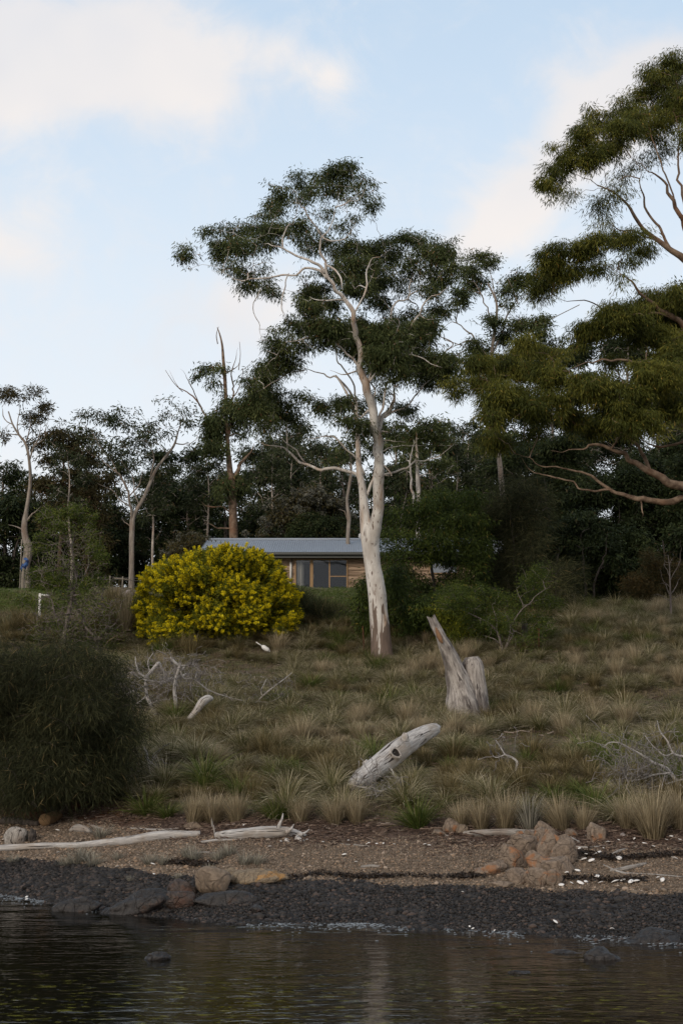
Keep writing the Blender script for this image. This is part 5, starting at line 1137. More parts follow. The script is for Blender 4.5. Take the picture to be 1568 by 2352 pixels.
rn = [
 ([(585, 1905, 2), (583, 1912, 3)], None),
 ([(475, 1875, 3, .30), (484, 1888, 4, .18), (488, 1905, 4, .02)], 'bent pale driftwood prong standing up beside the bleached log'),
 ([(490, 1912, 4, .1), (495, 1925, 4, .0), (497, 1934, 4)], 'short pale driftwood peg leaning on the gap between the two logs'),
 ([(462, 1938, 5), (500, 1933, 6), (560, 1931, 4)], 'thin pale stick below the bleached log'),
 ([(828, 1994, 6), (850, 1993, 7), (872, 1994, 6)], 'short flat pale stick alone in the middle of the gravel'),
 ([(780, 1940, 3), (815, 1944, 4), (850, 1947, 3)], 'thin brown stick crossing gravel beyond the bleached log end'),
 ([(1280, 1915, 3), (1300, 1922, 5), (1330, 1935, 3)], 'pale bent stick leaning off the top of the orange outcrop'),
 ([(1170, 1932, 2), (1190, 1943, 4), (1212, 1948, 2)], 'curved brown stick lodged in a cleft of the orange outcrop'),
 ([(1140, 1990, 3), (1180, 2000, 5), (1230, 2012, 3), (1262, 2018, 2)], 'long curved brown stick at the foot of the orange outcrop'),
 ([(1300, 1945, 3), (1350, 1948, 4), (1400, 1944, 3)], 'thin brown stick in the litter above the scattered shells'),
 ([(1395, 1970, 5), (1420, 1958, 6), (1450, 1948, 3)], 'forked grey stick rising from the dark litter by the shells'),
 ([(1400, 2003, 6), (1440, 1998, 11), (1482, 1988, 6)], 'split orange brown driftwood billet among the shells'),
 ([(1385, 1990, 3), (1430, 2008, 5), (1500, 2010, 3), (1568, 2015, 3)], 'long thin brown stick beneath the split billet'),
 ([(205, 1897, 5), (222, 1904, 6), (245, 1908, 3)], 'small white forked driftwood near the shadowed bank'),
 ([(160, 1912, 6), (175, 1910, 18), (195, 1912, 16), (210, 1914, 5)], 'flat bleached slab of driftwood beside a grass tuft'),
 ([(300, 1905, 4), (360, 1908, 5), (420, 1906, 3)], 'long grey stick in the bark litter behind the thin log'),
 ([(430, 1965, 4), (470, 1960, 5), (500, 1962, 3)], 'thin dark stick next to the short beach grass'),
 ([(1005, 1915, 2), (1035, 1925, 5), (1060, 1932, 4), (1085, 1935, 2)], 'curved grey stick just by the small orange rock'),
 ([(1065, 1912, 3), (1090, 1916, 4), (1110, 1912, 2)], 'small dark twig behind the flat driftwood plank'),
 ([(1040, 1823, 6), (1075, 1815, 9), (1100, 1822, 5)], 'grey weathered branch piece half buried in tussocks by the log'),
 ([(515, 1695, 4), (535, 1690, 5), (552, 1683, 3)], 'small white stick on the slope beneath the fallen branches')]
for i, (rows_, lab) in enumerate(rn):
    if lab: lying('driftwood_stick', lab, 'driftwood', rows_, 'wood_weathered' if i % 3 else 'driftwood', 16, 8, .15, 8, i, 'loose sticks along the beach')
# round log end, old stump on the beach
g = G(102, 1900); q = np.array([[g[0] + .10, g[1] + .75, g[2] + .15, .11], [g[0] + .05, g[1] + .4, g[2] + .14, .115], [g[0], g[1], g[2] + .13, .115]]); q = cr(q, 12)
V, Fq = tubes(q[None, :, :3], q[None, :, 3], 24, True, .06, 4, 2); top('sawn_log', V, Fq, 'cut_end', g, 'short round sawn log with its brown end facing the water', 'log')
lying('charred_log', 'dark charred log half hidden beneath the casuarina bush', 'log', [(0, 1893, 14), (30, 1892, 16), (60, 1896, 15), (92, 1897, 12)], 'bark_dark', seed=12, rough=.2)
g = G(45, 1936); q = np.array([[g[0] - .10, g[1] + .1, g[2] - .05, .17], [g[0] - .05, g[1] + .05, g[2] + .10, .19], [g[0] + .0, g[1], g[2] + .21, .15], [g[0] + .02, g[1], g[2] + .27, .08]]); q = cr(q, 16)
V, Fq = tubes(q[None, :, :3] + 0, q[None, :, 3], 22, True, .22, 4, 6); V[:, 0] = g[0] + (V[:, 0] - g[0]) * 1.15; so = top('beach_stump', V, Fq, 'wood_weathered', g, 'squat old stump with pale side behind the thin whitish log', 'stump')
v0, f0 = ico(3); V = v0 * np.array([.08, .08, .13]) * (1 + .35 * fbm(v0 * 3, 3, 4))[:, None] + g + np.array([.24, -.02, .12]); part('burnt_knot', V, [f0], 'bark_dark', so)

# dead branches standing at the end of the slope
def deadwood(name, label, rows, d, mat='wood_weathered', fine=0, fr=(0, 0), area=None, group=None, frad=.0062, fl=.6, cat='dead branch', seedn=0):
    mat = 'driftwood'
    root = empty(name, G(rows[0][0][0], rows[0][0][1]), label, cat, group)
    A_ = Acc(); pts_ = []
    for r in rows:
        q = cr(world_poly(r, d), max(8, int(len(r) * 6))); V, Fq = tubes(q[None, :, :3], np.maximum(q[None, :, 3], .003), 9, True, .12, 6, seedn); A_.add(V, Fq, **gattr(q, 9)); pts_.append(q[:, :3])
    V, Fq = A_.get(); part('limb', V, Fq, mat, root, A_.attrs())
    if fine:
        pts_ = np.concatenate(pts_); X0_, Y0_, rx_, ry_ = area
        ctr = []; N_ = 7
        Pt = np.zeros((fine, N_, 3))
        for i in range(fine):
            a_ = U(0, 6.28); r_ = math.sqrt(U(0, 1)); s = P(X0_ + rx_ * r_ * math.cos(a_), Y0_ + ry_ * r_ * math.sin(a_), d + U(-.6, .6))
            j = np.argmin(((pts_ - s) ** 2).sum(1)); b_ = pts_[j] if U(0, 1) < .35 else s + rng.normal(0, .35, 3)
            dv = b_ - s; ln = np.linalg.norm(dv); b_ = s + dv / max(ln, .01) * min(ln, fl * 1.6)
            t = np.linspace(0, 1, N_)[:, None]; Pt[i] = s + (b_ - s) * t; Pt[i, 1:-1] += rng.normal(0, .03, (N_ - 2, 3)); Pt[i, :, 2] += .08 * np.sin(t[:, 0] * 3.1)
        V, Fq = tubes(Pt, np.outer(rng.uniform(.6, 1.5, fine) * frad, np.linspace(.5, 1.2, N_)), 4, False); part('twigs', V, Fq, 'dead_twig', root)
    return root
dbd = G(400, 1640)[1]
deadwood('dead_branch', 'forked bleached dead sapling leaning by the dark casuarina bush', [
 [(362, 1662, 11, 0), (356, 1640, 11, 0), (346, 1618, 9, 0), (338, 1600, 7, .05), (335, 1575, 6, .05), (332, 1555, 5, .05), (320, 1545, 5, .05), (313, 1525, 3, .05), (311, 1508, 2, .05)],
 [(334, 1558, 6, .05), (345, 1545, 7, .1), (358, 1530, 8, .15), (366, 1524, 8, .2), (374, 1545, 5, .3)], [(336, 1600, 4, .05), (310, 1620, 3, 0), (285, 1640, 3, -.1), (275, 1655, 2, -.1)], [(335, 1575, 3, 0), (300, 1590, 4, .1), (275, 1603, 5, .2)],
 [(345, 1545, 3, .1), (340, 1520, 2, .1), (352, 1500, 1.5, .1)]], dbd, fine=190, area=(320, 1585, 80, 60))
deadwood('dead_branch', 'upright grey dead stem with a short dark crossbar at its tip', [
 [(401, 1640, 9, 0), (403, 1610, 9, 0), (401, 1585, 8, 0), (404, 1560, 7, 0), (411, 1535, 6, 0), (415, 1522, 5, 0)], [(392, 1509, 6, -.02), (400, 1520, 7, 0), (412, 1528, 5, 0), (435, 1530, 2, .1)],
 [(415, 1540, 4, 0), (422, 1558, 4, .1), (445, 1560, 3, .2), (480, 1585, 2.5, .3), (520, 1600, 2, .4), (560, 1610, 1.5, .5)]], dbd - .1, fine=150, area=(430, 1560, 60, 46), fl=.5)
deadwood('dead_branch', 'bleached branch lying level behind the two dead stems', [
 [(365, 1570, 8, .2), (395, 1560, 9, .3), (418, 1553, 8, .4), (430, 1548, 5, .5)], [(300, 1545, 3, .2), (330, 1560, 4, .3), (370, 1568, 5, .2)], [(395, 1560, 4, .3), (420, 1535, 3, .4), (428, 1530, 2, .4)]], dbd + .8, fine=90, area=(390, 1560, 60, 30), fl=.5)
deadwood('dead_branch', 'curved thick grey branch arching out of a brown tussock', [[(432, 1652, 9, 0), (448, 1636, 14, .05), (458, 1622, 18, .1), (468, 1610, 20, .15), (480, 1604, 16, .2), (488, 1606, 9, .25)]], G(450, 1655)[1] - .25)
deadwood('dead_branch', 'wispy silver branch lying in the tussocks above the hollow log', [
 [(560, 1618, 3, 0), (590, 1612, 4, .1), (602, 1600, 4, .1), (625, 1580, 3, .2), (655, 1558, 2, .3), (670, 1545, 1.5, .3)], [(590, 1612, 3, .1), (620, 1612, 2.5, .1), (645, 1600, 2, .1)], [(602, 1600, 3, .1), (600, 1585, 2, .1), (612, 1560, 1.5, .2)]], G(590, 1625)[1], fine=60, area=(620, 1585, 60, 30), fl=.4, frad=.005)
deadwood('dead_branch', 'pale bent branch hooked over the tussocks beyond the hollow log', [
 [(1178, 1785, 7, 0), (1184, 1765, 6, .05), (1186, 1750, 6, .05), (1175, 1740, 5, .1), (1160, 1733, 4, .1), (1148, 1715, 3, .2), (1138, 1700, 2, .2)], [(1160, 1733, 3, .1), (1140, 1740, 2, .1), (1130, 1735, 1.5, .1)]], G(1180, 1785)[1], 'driftwood', fine=16, area=(1150, 1725, 30, 25), fl=.3)
deadwood('dead_branch', 'low tangle of thin bleached twigs under the hollow log', [
 [(820, 1806, 3, 0), (850, 1812, 4, 0), (868, 1818, 4, 0), (890, 1812, 4, 0), (920, 1812, 2, 0)], [(868, 1818, 3, 0), (860, 1825, 2, 0), (840, 1828, 2, 0)], [(890, 1812, 3, 0), (905, 1800, 2, 0), (920, 1790, 2, 0)]], G(860, 1830)[1], 'driftwood', fine=70, area=(870, 1810, 60, 18), fl=.35)
deadwood('fallen_bush', 'sprawling fallen dead bush of silvery twigs at the end of the slope', [
 [(1640, 1850, 12, 0), (1568, 1812, 10, 0), (1548, 1788, 9, .1), (1530, 1765, 7, .2), (1500, 1752, 6, .3), (1480, 1738, 5, .3), (1450, 1722, 4, .4), (1425, 1708, 3, .4), (1400, 1705, 2.5, .5), (1385, 1716, 2, .5)],
 [(1540, 1775, 4, .1), (1500, 1780, 4, .1), (1470, 1790, 3, 0), (1440, 1795, 2, 0)], [(1568, 1738, 6, .3), (1545, 1730, 5, .3), (1530, 1700, 4, .4), (1515, 1680, 3, .5), (1508, 1655, 2, .5)], [(1545, 1730, 3, .3), (1525, 1735, 3, .3), (1500, 1715, 2, .4), (1480, 1690, 2, .5)],
 [(1568, 1790, 5, 0), (1530, 1800, 3, 0), (1490, 1810, 2, 0)], [(1500, 1752, 3, .3), (1470, 1765, 2, .3), (1430, 1770, 2, .3)]], G(1530, 1840)[1] + .3, 'wood_weathered', fine=300, area=(1480, 1765, 100, 62), frad=.0045, fl=.5, cat='dead bush')
deadwood('dead_branch', 'bare grey twigs poking out below the casuarina bush', [
 [(345, 1775, 4, 0), (340, 1745, 4, 0), (338, 1730, 3, .1), (330, 1715, 2, .1)], [(340, 1745, 3, 0), (352, 1755, 2, 0), (362, 1765, 2, 0)], [(290, 1815, 4, 0), (310, 1795, 4, .1), (325, 1790, 3, .1)], [(345, 1775, 3, 0), (355, 1790, 2, 0), (362, 1800, 1.5, 0)]], G(340, 1790)[1], fine=50, area=(335, 1765, 40, 40), fl=.35)

# ------------------------------------------------------------------ rocks
def rock_mesh(seed, sx_, sy_, sz_, planes=10, nz=.10, sub=4, soft=.25, k_=14.0):
    r_ = np.random.default_rng(seed); v0, f0 = ico(sub); nn = norm(r_.normal(0, 1, (planes, 3))); dd = r_.uniform(.62, 1.0, planes)
    dt = v0 @ nn.T; dd = dd if k_ < 20 else dd * .8; rr = np.where(dt > .05, dd[None] / np.maximum(dt, .05), 9)
    rmin_ = np.minimum(-np.log((np.exp(-k_ * rr)).sum(1) + np.exp(-k_ * 1.05)) / k_, 1.3)
    V = v0 * rmin_[:, None]; V *= (1 + nz * fbm(V * 2.4, 4, seed) + nz * .35 * fbm(V * 8, 3, seed + 3))[:, None]
    return V * np.array([sx_, sy_, sz_]), f0
def rock(label, X, Y, wpx, hpx, mat, seed, name='rock', rot=0, planes=10, nz=.10, sink=.25, depthf=.9, parent=None, cat='rock', dy=0, group=None, sub=4):
    """a rock whose foot meets the ground at pixel (X, Y)"""
    g = G(X, Y); s = g[1] / F; sx_, sz_ = wpx * s / 2, hpx * s / 2
    V, Fq = rock_mesh(seed, sx_ * (1 if parent is None else 1.25), sx_ * depthf, sz_ * (1 + sink) * (1 if parent is None else 1.15), planes, nz, sub, k_=14.0 if parent is None else 34.0)
    c_, s__ = math.cos(rot), math.sin(rot); V[:, [0, 2]] = V[:, [0, 2]] @ np.array([[c_, s__], [-s__, c_]])
    ctr = g + np.array([0, sx_ * depthf * .6 + dy, sz_ * (1 - sink)]); V = V + ctr
    if parent is not None: return part('boulder', V, [Fq], mat, parent)
    return top(name, V, [Fq], mat, ctr, label, cat, group)
rock('large smooth tan boulder resting on the gravel beside yellow stained rock', 486, 2058, 92, 62, 'rock_tan', 3, rot=-.25, planes=9, nz=.05)
rock('flat yellow orange stained rock ledge just by the tan boulder', 590, 2032, 140, 34, 'rock_yellow', 14, rot=0, planes=14, nz=.12, sink=.5, depthf=.5)
rock('low brown ledge with ochre patches past the yellow stained ledge', 530, 2022, 66, 26, 'rock_yellow', 24, planes=14, nz=.12, sink=.5, depthf=.5)
rock('brown damp rock pressed against the tan boulder', 415, 2062, 66, 40, 'rock_brownwet', 31, planes=10, sink=.4)
rock('dark reddish rock at the lip of the shoal by the water', 400, 2090, 90, 44, 'rock_brownwet', 33, planes=10, sink=.4)
rock('wet black sloping slab running into the water', 320, 2106, 190, 52, 'rock_wet', 41, rot=.18, planes=14, nz=.14, sink=.4, depthf=.4)
rock('wet black rock hump at the water edge', 175, 2110, 110, 44, 'rock_wet', 42, planes=12, nz=.16, sink=.4, depthf=.5)
rock('small wet black rock between the slab and the hump', 245, 2110, 44, 22, 'rock_wet', 43, planes=9)
rock('wet dark ledge under the tan boulder', 520, 2080, 150, 30, 'rock_wet', 44, planes=12, sink=.5, depthf=.5)
rock('little wet rock at the tide line below the ledge', 585, 2098, 40, 16, 'rock_wet', 45)
def at_water(label, X, Y, wpx, hpx, seed, depthf=.5, nz=.18, zoff=0):
    a_, e_ = ray(X, Y); d = -CAMZ / e_; s = d / F; V, Fq = rock_mesh(seed, wpx * s / 2, wpx * s / 2 * depthf, hpx * s, 12, nz, 4)
    c = np.array([a_ * d, d + wpx * s / 2 * depthf * .5, -hpx * s * .25 + zoff]); top('rock', V + c, [Fq], 'rock_wet', c, label, 'rock')
at_water('lone dark rock breaking the water beyond the sloping slab', 355, 2205, 66, 22, 51, .6)
at_water('small low rock awash in the middle of the water', 1190, 2236, 60, 10, 52, .5)
at_water('dark rock at the shoreline before the shoal of wet gravel', 1390, 2205, 90, 34, 53, .6)
at_water('broad wet black shelf rock joining the shore and the water', 1500, 2165, 170, 40, 54, .5)
at_water('low rock shelf awash with small ripples around it', 1300, 2190, 90, 8, 55, .5)
at_water('tiny rock just awash near the shoreline', 905, 2135, 30, 8, 56, .5)
at_water('tiny rock at the lapping edge under the gravel', 705, 2128, 34, 9, 57, .5)
oc = empty('rock_outcrop', G(1230, 2020), 'rust orange and grey rock outcrop of fractured blocks on the gravel beach', 'outcrop')
for X, Y, w_, h_, sdn, rt in ((1172, 1998, 66, 62, 61, .55), (1212, 1985, 62, 80, 62, .1), (1262, 1985, 60, 70, 162, -.1), (1302, 1988, 56, 76, 63, -.2), (1240, 2006, 70, 50, 64, .1), (1285, 2010, 66, 48, 164, 0), (1230, 2036, 66, 44, 65, .05), (1272, 2034, 60, 40, 165, -.1), (1140, 2010, 56, 34, 66, .2), (1190, 2034, 60, 32, 67, 0), (1108, 2012, 44, 20, 68, 0), (1160, 2040, 60, 16, 69, 0),
                             (1268, 1952, 56, 44, 70, 0), (1226, 1944, 56, 36, 71, 0), (1186, 1950, 40, 26, 171, 0), (1250, 1926, 56, 40, 72, 0), (1300, 1940, 36, 26, 172, 0), (1200, 1968, 34, 50, 73, .2), (1242, 1962, 44, 50, 173, 0)):
    rock('', X, Y, w_, h_, 'rock_orange', sdn, rot=rt, planes=13, nz=.05, sink=.4, depthf=.85, parent=oc)
rock('upright orange rock at the foot of the tussocks by the outcrop', 1370, 1935, 46, 44, 'rock_orange', 81, planes=9)
rock('small pinkish rock between outcrop and tussock', 1310, 1925, 34, 22, 'rock_orange', 82)
rock('orange rock lump under the green tussock at the plank end', 1035, 1914, 46, 32, 'rock_orange', 83)
rock('small tan rock next to the orange lump', 1062, 1918, 28, 22, 'rock_tan', 84)
rock('low orange stone beside the orange lump', 1005, 1922, 36, 14, 'rock_orange', 85, sink=.4)
rock('flat brown rock sunk in bark litter behind the thin log', 440, 1905, 60, 16, 'rock_tan', 86, sink=.5)
rock('dark red rock ledge beneath the casuarina bush', 180, 1858, 60, 30, 'rock_red', 87, sink=.3, depthf=.4)
rock('flat dark red rock in shadow beneath the bush', 90, 1862, 90, 22, 'rock_red', 88, sink=.3, depthf=.4)
rock('grey pink rock on the bank below the yellow bush', 293, 1375, 26, 24, 'rock_grey', 89)
rock('pink brown rock embedded in the slope by the dead branches', 520, 1612, 22, 14, 'rock_orange', 90)
rock('pale pink rock behind the bleached sapling', 300, 1570, 40, 30, 'rock_grey', 91, dy=.6)
rock('brown rock partly hidden by tussocks below dead stems', 540, 1625, 26, 12, 'rock_orange', 92)
rock('small grey stone against the dry tussock end', 1430, 1925, 14, 10, 'rock_grey', 93, sub=3)

# ------------------------------------------------------------------ gravel, litter, seaweed, shells
def in_view(x, y, m=.05): return np.abs(x) < y * (.243 + m)
N = 135000
px = rng.uniform(-8.6, 8.6, N); ty = rng.uniform(-.35, 5.1, N); py = Yw(px) + ty; m = in_view(px, py, .085) & (ty < 4.7 + .4 * n2(px, py, .8, 4)); px, py, ty = px[m], py[m], ty[m]
pz = zf(px, py); n_ = len(px)
size = np.exp(rng.normal(0, .36, n_)) * np.where(pz < .36, .0165, .0115) * (1 + .55 * (n2(px, py, .9, 71) > .1) * (pz < .4)) * np.where(px < -2.2, 1.15, 1)
tm = [ico(1)[0] * (1 + .22 * np.random.default_rng(k).normal(0, 1, (len(ico(1)[0]), 1)).clip(-1, 1)) for k in range(6)]
fI = ico(1)[1]; which = rng.integers(0, 6, n_); base_ = np.stack(tm)[which]
rot = rng.uniform(0, 6.28, n_); c_, s_ = np.cos(rot)[:, None], np.sin(rot)[:, None]
sc3 = size[:, None] * np.stack([rng.uniform(.8, 1.5, n_), rng.uniform(.7, 1.1, n_), rng.uniform(.5, .85, n_)], 1)
b3 = base_ * sc3[:, None]; x_ = b3[..., 0] * c_ - b3[..., 1] * s_; y_ = b3[..., 0] * s_ + b3[..., 1] * c_
V = np.stack([x_ + px[:, None], y_ + py[:, None], b3[..., 2] + (pz + size * .25)[:, None]], -1).reshape(-1, 3); nv = base_.shape[1]
Fq = (fI[None] + (np.arange(n_) * nv)[:, None, None]).reshape(-1, 3)
wet = (pz < WETZ + .02 * n2(px, py, .5, 9) + rng.normal(0, .006, n_)).astype(float)
top('gravel', V, [Fq], 'gravel', (0, 0, 0), None, None, kind='stuff', attrs={'rnd': np.repeat(rng.uniform(0, 1, n_), nv), 'wet': np.repeat(wet, nv)})
# bark and twig litter along the high tide line
N = 11000
px = rng.uniform(-8.8, 8.8, N); ty = rng.normal(4.95, .50, N); py = Yw(px) + ty; dens = sst((n2(px, py, 1.0, 33) + .75) / .9); m = in_view(px, py, .09) & (rng.uniform(0, 1, N) < dens) & (ty < 6.2); px, py = px[m], py[m]; n_ = len(px)
ln = np.exp(rng.normal(math.log(.075), .6, n_)); ang = rng.normal(0, .6, n_) + (rng.uniform(0, 1, n_) < .25) * rng.uniform(0, 3.1, n_)
dv = np.stack([np.cos(ang), np.sin(ang) * .8, rng.normal(0, .12, n_)], 1); c0 = np.stack([px, py, zf(px, py) + rng.uniform(.006, .045, n_)], 1); t = np.linspace(-.5, .5, 4)[None, :, None]
Pt = c0[:, None] + dv[:, None] * ln[:, None, None] * t; Pt[:, 1:3, 2] += rng.normal(0, .008, (n_, 2)); Pt[:, 1:3, 1] += rng.normal(0, .012, (n_, 2))
V, Fq = tubes(Pt, np.repeat(rng.uniform(.003, .011, n_)[:, None], 4, 1), 5, True); rr = np.clip(rng.beta(1.6, 3.2, n_), 0, 1)
rv = np.concatenate([np.repeat(rr, 20), rr, rr]); top('litter', V, Fq, 'litter', (0, 0, 0), None, None, kind='stuff', attrs={'rnd': rv})
N = 7000; px = rng.uniform(-13, 13, N); py = rng.uniform(26, 50, N); m = in_view(px, py) & (py - Yw(px) > 6) & (rng.uniform(0, 1, N) < np.clip(.5 + .8 * n2(px, py, 1.4, 35), .08, 1)); px, py = px[m], py[m]; n_ = len(px)
ln = np.exp(rng.normal(math.log(.13), .65, n_)); ang = rng.uniform(0, 6.28, n_); dv = np.stack([np.cos(ang), np.sin(ang), rng.normal(0, .15, n_)], 1); c0 = np.stack([px, py, zf(px, py) + rng.uniform(.01, .10, n_)], 1)
Pt = c0[:, None] + dv[:, None] * ln[:, None, None] * t; Pt[:, 1:3] += rng.normal(0, .012, (n_, 2, 3)); V, Fq = tubes(Pt, np.repeat(rng.uniform(.004, .013, n_)[:, None], 4, 1), 5, True); rr = rng.beta(2, 2.2, n_)
top('litter', V, Fq, 'litter', (0, 0, 0), None, None, kind='stuff', attrs={'rnd': np.concatenate([np.repeat(rr, 20), rr, rr])})
# ribbons of black seaweed
A_ = Acc()
for rows_, n_ in (([(660, 2022), (700, 2018), (745, 2012), (790, 2016), (830, 2022), (900, 2020)], 420), ([(1050, 2018), (1100, 2016)], 260), ([(1270, 2022), (1340, 2022), (1420, 2026), (1480, 2026)], 420), ([(400, 1985), (440, 1988), (480, 1990)], 500), ([(784, 2014), (840, 2018), (1000, 2018), (1060, 2018)], 300), ([(1330, 1960), (1380, 1972), (1440, 1975), (1560, 1968)], 700), ([(-10, 1885), (60, 1890), (90, 1892)], 260)):
    g = cr(np.array([G(*r) for r in rows_]), 40); i = rng.integers(0, 40, n_); c0 = g[i] + rng.normal(0, 1, (n_, 3)) * np.array([.10, .05, 0]); c0[:, 2] = zf(c0[:, 0], c0[:, 1]) + rng.uniform(.02, .06, n_)
    dv = norm(rng.normal(0, 1, (n_, 3)) * np.array([1, .8, .5])) * rng.uniform(.02, .07, n_)[:, None]; sv_ = norm(rng.normal(0, 1, (n_, 3))) * .014
    V = np.stack([c0 - dv, c0 + sv_, c0 + dv, c0 - sv_], 1).reshape(-1, 3); A_.add(V, np.arange(4 * n_).reshape(n_, 4), rnd=np.repeat(rng.uniform(0, 1, n_), 4))
V, Fq = A_.get(); top('seaweed', V, Fq, 'seaweed', (0, 0, 0), None, None, kind='stuff', attrs=A_.attrs(), smooth=False)
# lapping foam at the shore: small blobs in a broken line, sky glints painted into their colour
N = 3200; px = rng.uniform(-6.8, 6.8, N); off = rng.exponential(.22, N) * np.where(rng.uniform(0, 1, N) < .7, -1, .35); dens = sst((n2(px, px * 0, .55, 51) + .35) / .8); m = rng.uniform(0, 1, N) < dens; px, off = px[m], off[m]; py = Yw(px) + off - .03; n_ = len(px)
m = in_view(px, py); px, py = px[m], py[m]; n_ = len(px); v0, f0 = ico(1); s3 = np.stack([rng.uniform(.006, .035, n_), rng.uniform(.004, .014, n_), rng.uniform(.003, .006, n_)], 1)
V = (v0[None] * s3[:, None] + np.stack([px, py, np.full(n_, .008)], 1)[:, None]).reshape(-1, 3); top('foam', V, [(f0[None] + (np.arange(n_) * len(v0))[:, None, None]).reshape(-1, 3)], 'foam', (0, 0, 0), None, None, kind='stuff')
# shells
v0, f0 = ico(2); shm = []
for k in range(4):
    V = v0 * np.array([1, .72, .30]); V *= (1 + .22 * fbm(v0 * 1.8, 3, 60 + k))[:, None]; V[:, 2] = np.where(V[:, 2] < -.06, -.06, V[:, 2]); shm.append(mesh_data('shell', V, [f0], 'shell'))
shells = [(1277, 2019), (1243, 1997), (1340, 1981), (1357, 1981), (1420, 1977), (1372, 1965), (1385, 1953), (1330, 1955), (1480, 1943), (1540, 1925), (1350, 1925), (1362, 1916), (1380, 2022), (1345, 2032), (1332, 2034), (1312, 2034), (1288, 2038), (1371, 2018), (1378, 2033), (1412, 2032), (1430, 2029), (1448, 2030), (1460, 2029),
  (1520, 2027), (1510, 2022), (1325, 2005), (1300, 2010), (1420, 1935), (1455, 1932), (1530, 1934), (1560, 1935), (1500, 1950), (1395, 1940), (1290, 1990), (1548, 1976), (1345, 1968), (1278, 1938), (1237, 1945), (1185, 1950),
  (790, 1968), (817, 1985), (845, 1942), (865, 1944), (880, 1943), (905, 1945), (975, 1945), (985, 1947), (645, 1938), (620, 1950), (705, 1934), (742, 1940), (800, 1935), (560, 1900), (480, 1985), (352, 1990), (134, 1963), (8, 1933), (133, 1912), (62, 2066), (62, 2071), (232, 2040), (354, 2012), (270, 1995), (1078, 2136), (1085, 2140), (1135, 2145), (1003, 2087), (1275, 2125), (1405, 2140), (520, 1860), (1062, 2055), (1140, 2034), (500, 1608), (466, 1596), (618, 1512)]
SHL = {}; SORD = 'first second third fourth fifth sixth seventh eighth ninth tenth eleventh twelfth thirteenth fourteenth fifteenth sixteenth seventeenth eighteenth nineteenth twentieth'.split() + ['twenty ' + w_ for w_ in 'first second third fourth fifth sixth seventh eighth ninth'.split()] + ['thirtieth'] + ['thirty ' + w_ for w_ in 'first second third fourth fifth sixth seventh eighth ninth'.split()]
for i, (X, Y) in enumerate(shells):
    g = G(X, Y); big = 1.5 if (X > 1250 and Y > 1960) else 1.0
    o = bpy.data.objects.new('shell', shm[i % 4]); o.location = (g[0], g[1], g[2] + .035); s = U(.024, .045) * big * (.75 if Y > 2045 else 1 if Y > 1900 else .8); o.scale = (s * U(.9, 1.3), s, s); o.rotation_euler = (U(-.5, .5), U(-.4, .4), U(0, 6.28)); link(o)
    if X > 1260 and 1960 < Y < 2045: lb, gp = 'white oyster shell on gravel beside the orange outcrop', 'white shells beside the outcrop'
    elif X > 1260 and Y < 1960: lb, gp = 'white shell in dark litter beneath the dry tussocks', 'white shells in the litter'
    elif X > 640 and Y < 2000: lb, gp = 'white shell at the litter edge amid the beach', 'white shells along the litter edge'
    elif Y > 2030: lb, gp = 'small pale shell on the dark wet gravel', 'pale shells on the wet gravel'
    elif Y < 1700: lb, gp = 'small white shell lying in the short grass of the slope', 'white shells on the slope'
    else: lb, gp = 'small shell on gravel near the thin whitish log', 'white shells near the thin log'
    tag(o, lb, 'shell', gp); SHL.setdefault(gp, []).append((X, i, o))
for gp, L_ in SHL.items():
    for i, (_, _, o) in enumerate(sorted(L_, key=lambda q: q[:2])): o['label'] = o['label'] + ', ' + ('leftmost' if i == 0 else SORD[i] + ' from left')

# ------------------------------------------------------------------ tussocks
def blades(n, H, spread, width, droop, base_r, seed, Kp=5, up=.0):
    r = np.random.default_rng(seed); az = r.uniform(0, 6.283, n); th = spread * np.sqrt(r.uniform(0, 1, n)) * r.uniform(.7, 1.1, n) + up
    Ln = H * r.uniform(.55, 1.12, n) * (1 - .12 * (th / max(spread, .1)) ** 2); br = base_r * np.sqrt(r.uniform(0, 1, n)) ; h = np.stack([np.cos(az), np.sin(az), 0 * az], 1)
    t = np.linspace(0, 1, Kp)[None, :, None]; dr = (droop * r.uniform(.5, 1.3, n))[:, None, None]
    b = h * br[:, None]; ch = np.cos(th)[:, None, None]; sh = np.sin(th)[:, None, None]; L_ = Ln[:, None, None]
    p = b[:, None] + h[:, None] * L_ * (sh * t + dr * t ** 2.2 * .55) + np.array([0, 0, 1.]) * L_ * (ch * t - dr * t ** 2.4 * .55)
    p[:, 1:] += r.normal(0, .02, (n, 1, 3)) * t[:, 1:] * H * 2; p[..., 2] = np.maximum(p[..., 2], -.02)
    sdv = norm(np.stack([-np.sin(az), np.cos(az), r.normal(0, .3, n)], 1)); wv = width * r.uniform(.6, 1.25, n)[:, None, None] * np.array([.7, 1, .85, .55, .12][:Kp] if Kp == 5 else np.linspace(1, .15, Kp))[None, :, None] * .5
    V = np.stack([p - sdv[:, None] * wv, p + sdv[:, None] * wv], 2).reshape(-1, 3)
    m = np.arange(n)[:, None] * Kp * 2; i = np.arange(Kp - 1)[None] * 2; a_ = m + i; Fq = np.stack([a_, a_ + 1, a_ + 3, a_ + 2], -1).reshape(-1, 4)
    tt_ = np.broadcast_to(np.repeat(np.linspace(0, 1, Kp), 2)[None], (n, Kp * 2)).ravel(); rn_ = np.repeat(r.uniform(0, 1, n), Kp * 2)
    return V, Fq, tt_, rn_
KIND = {}
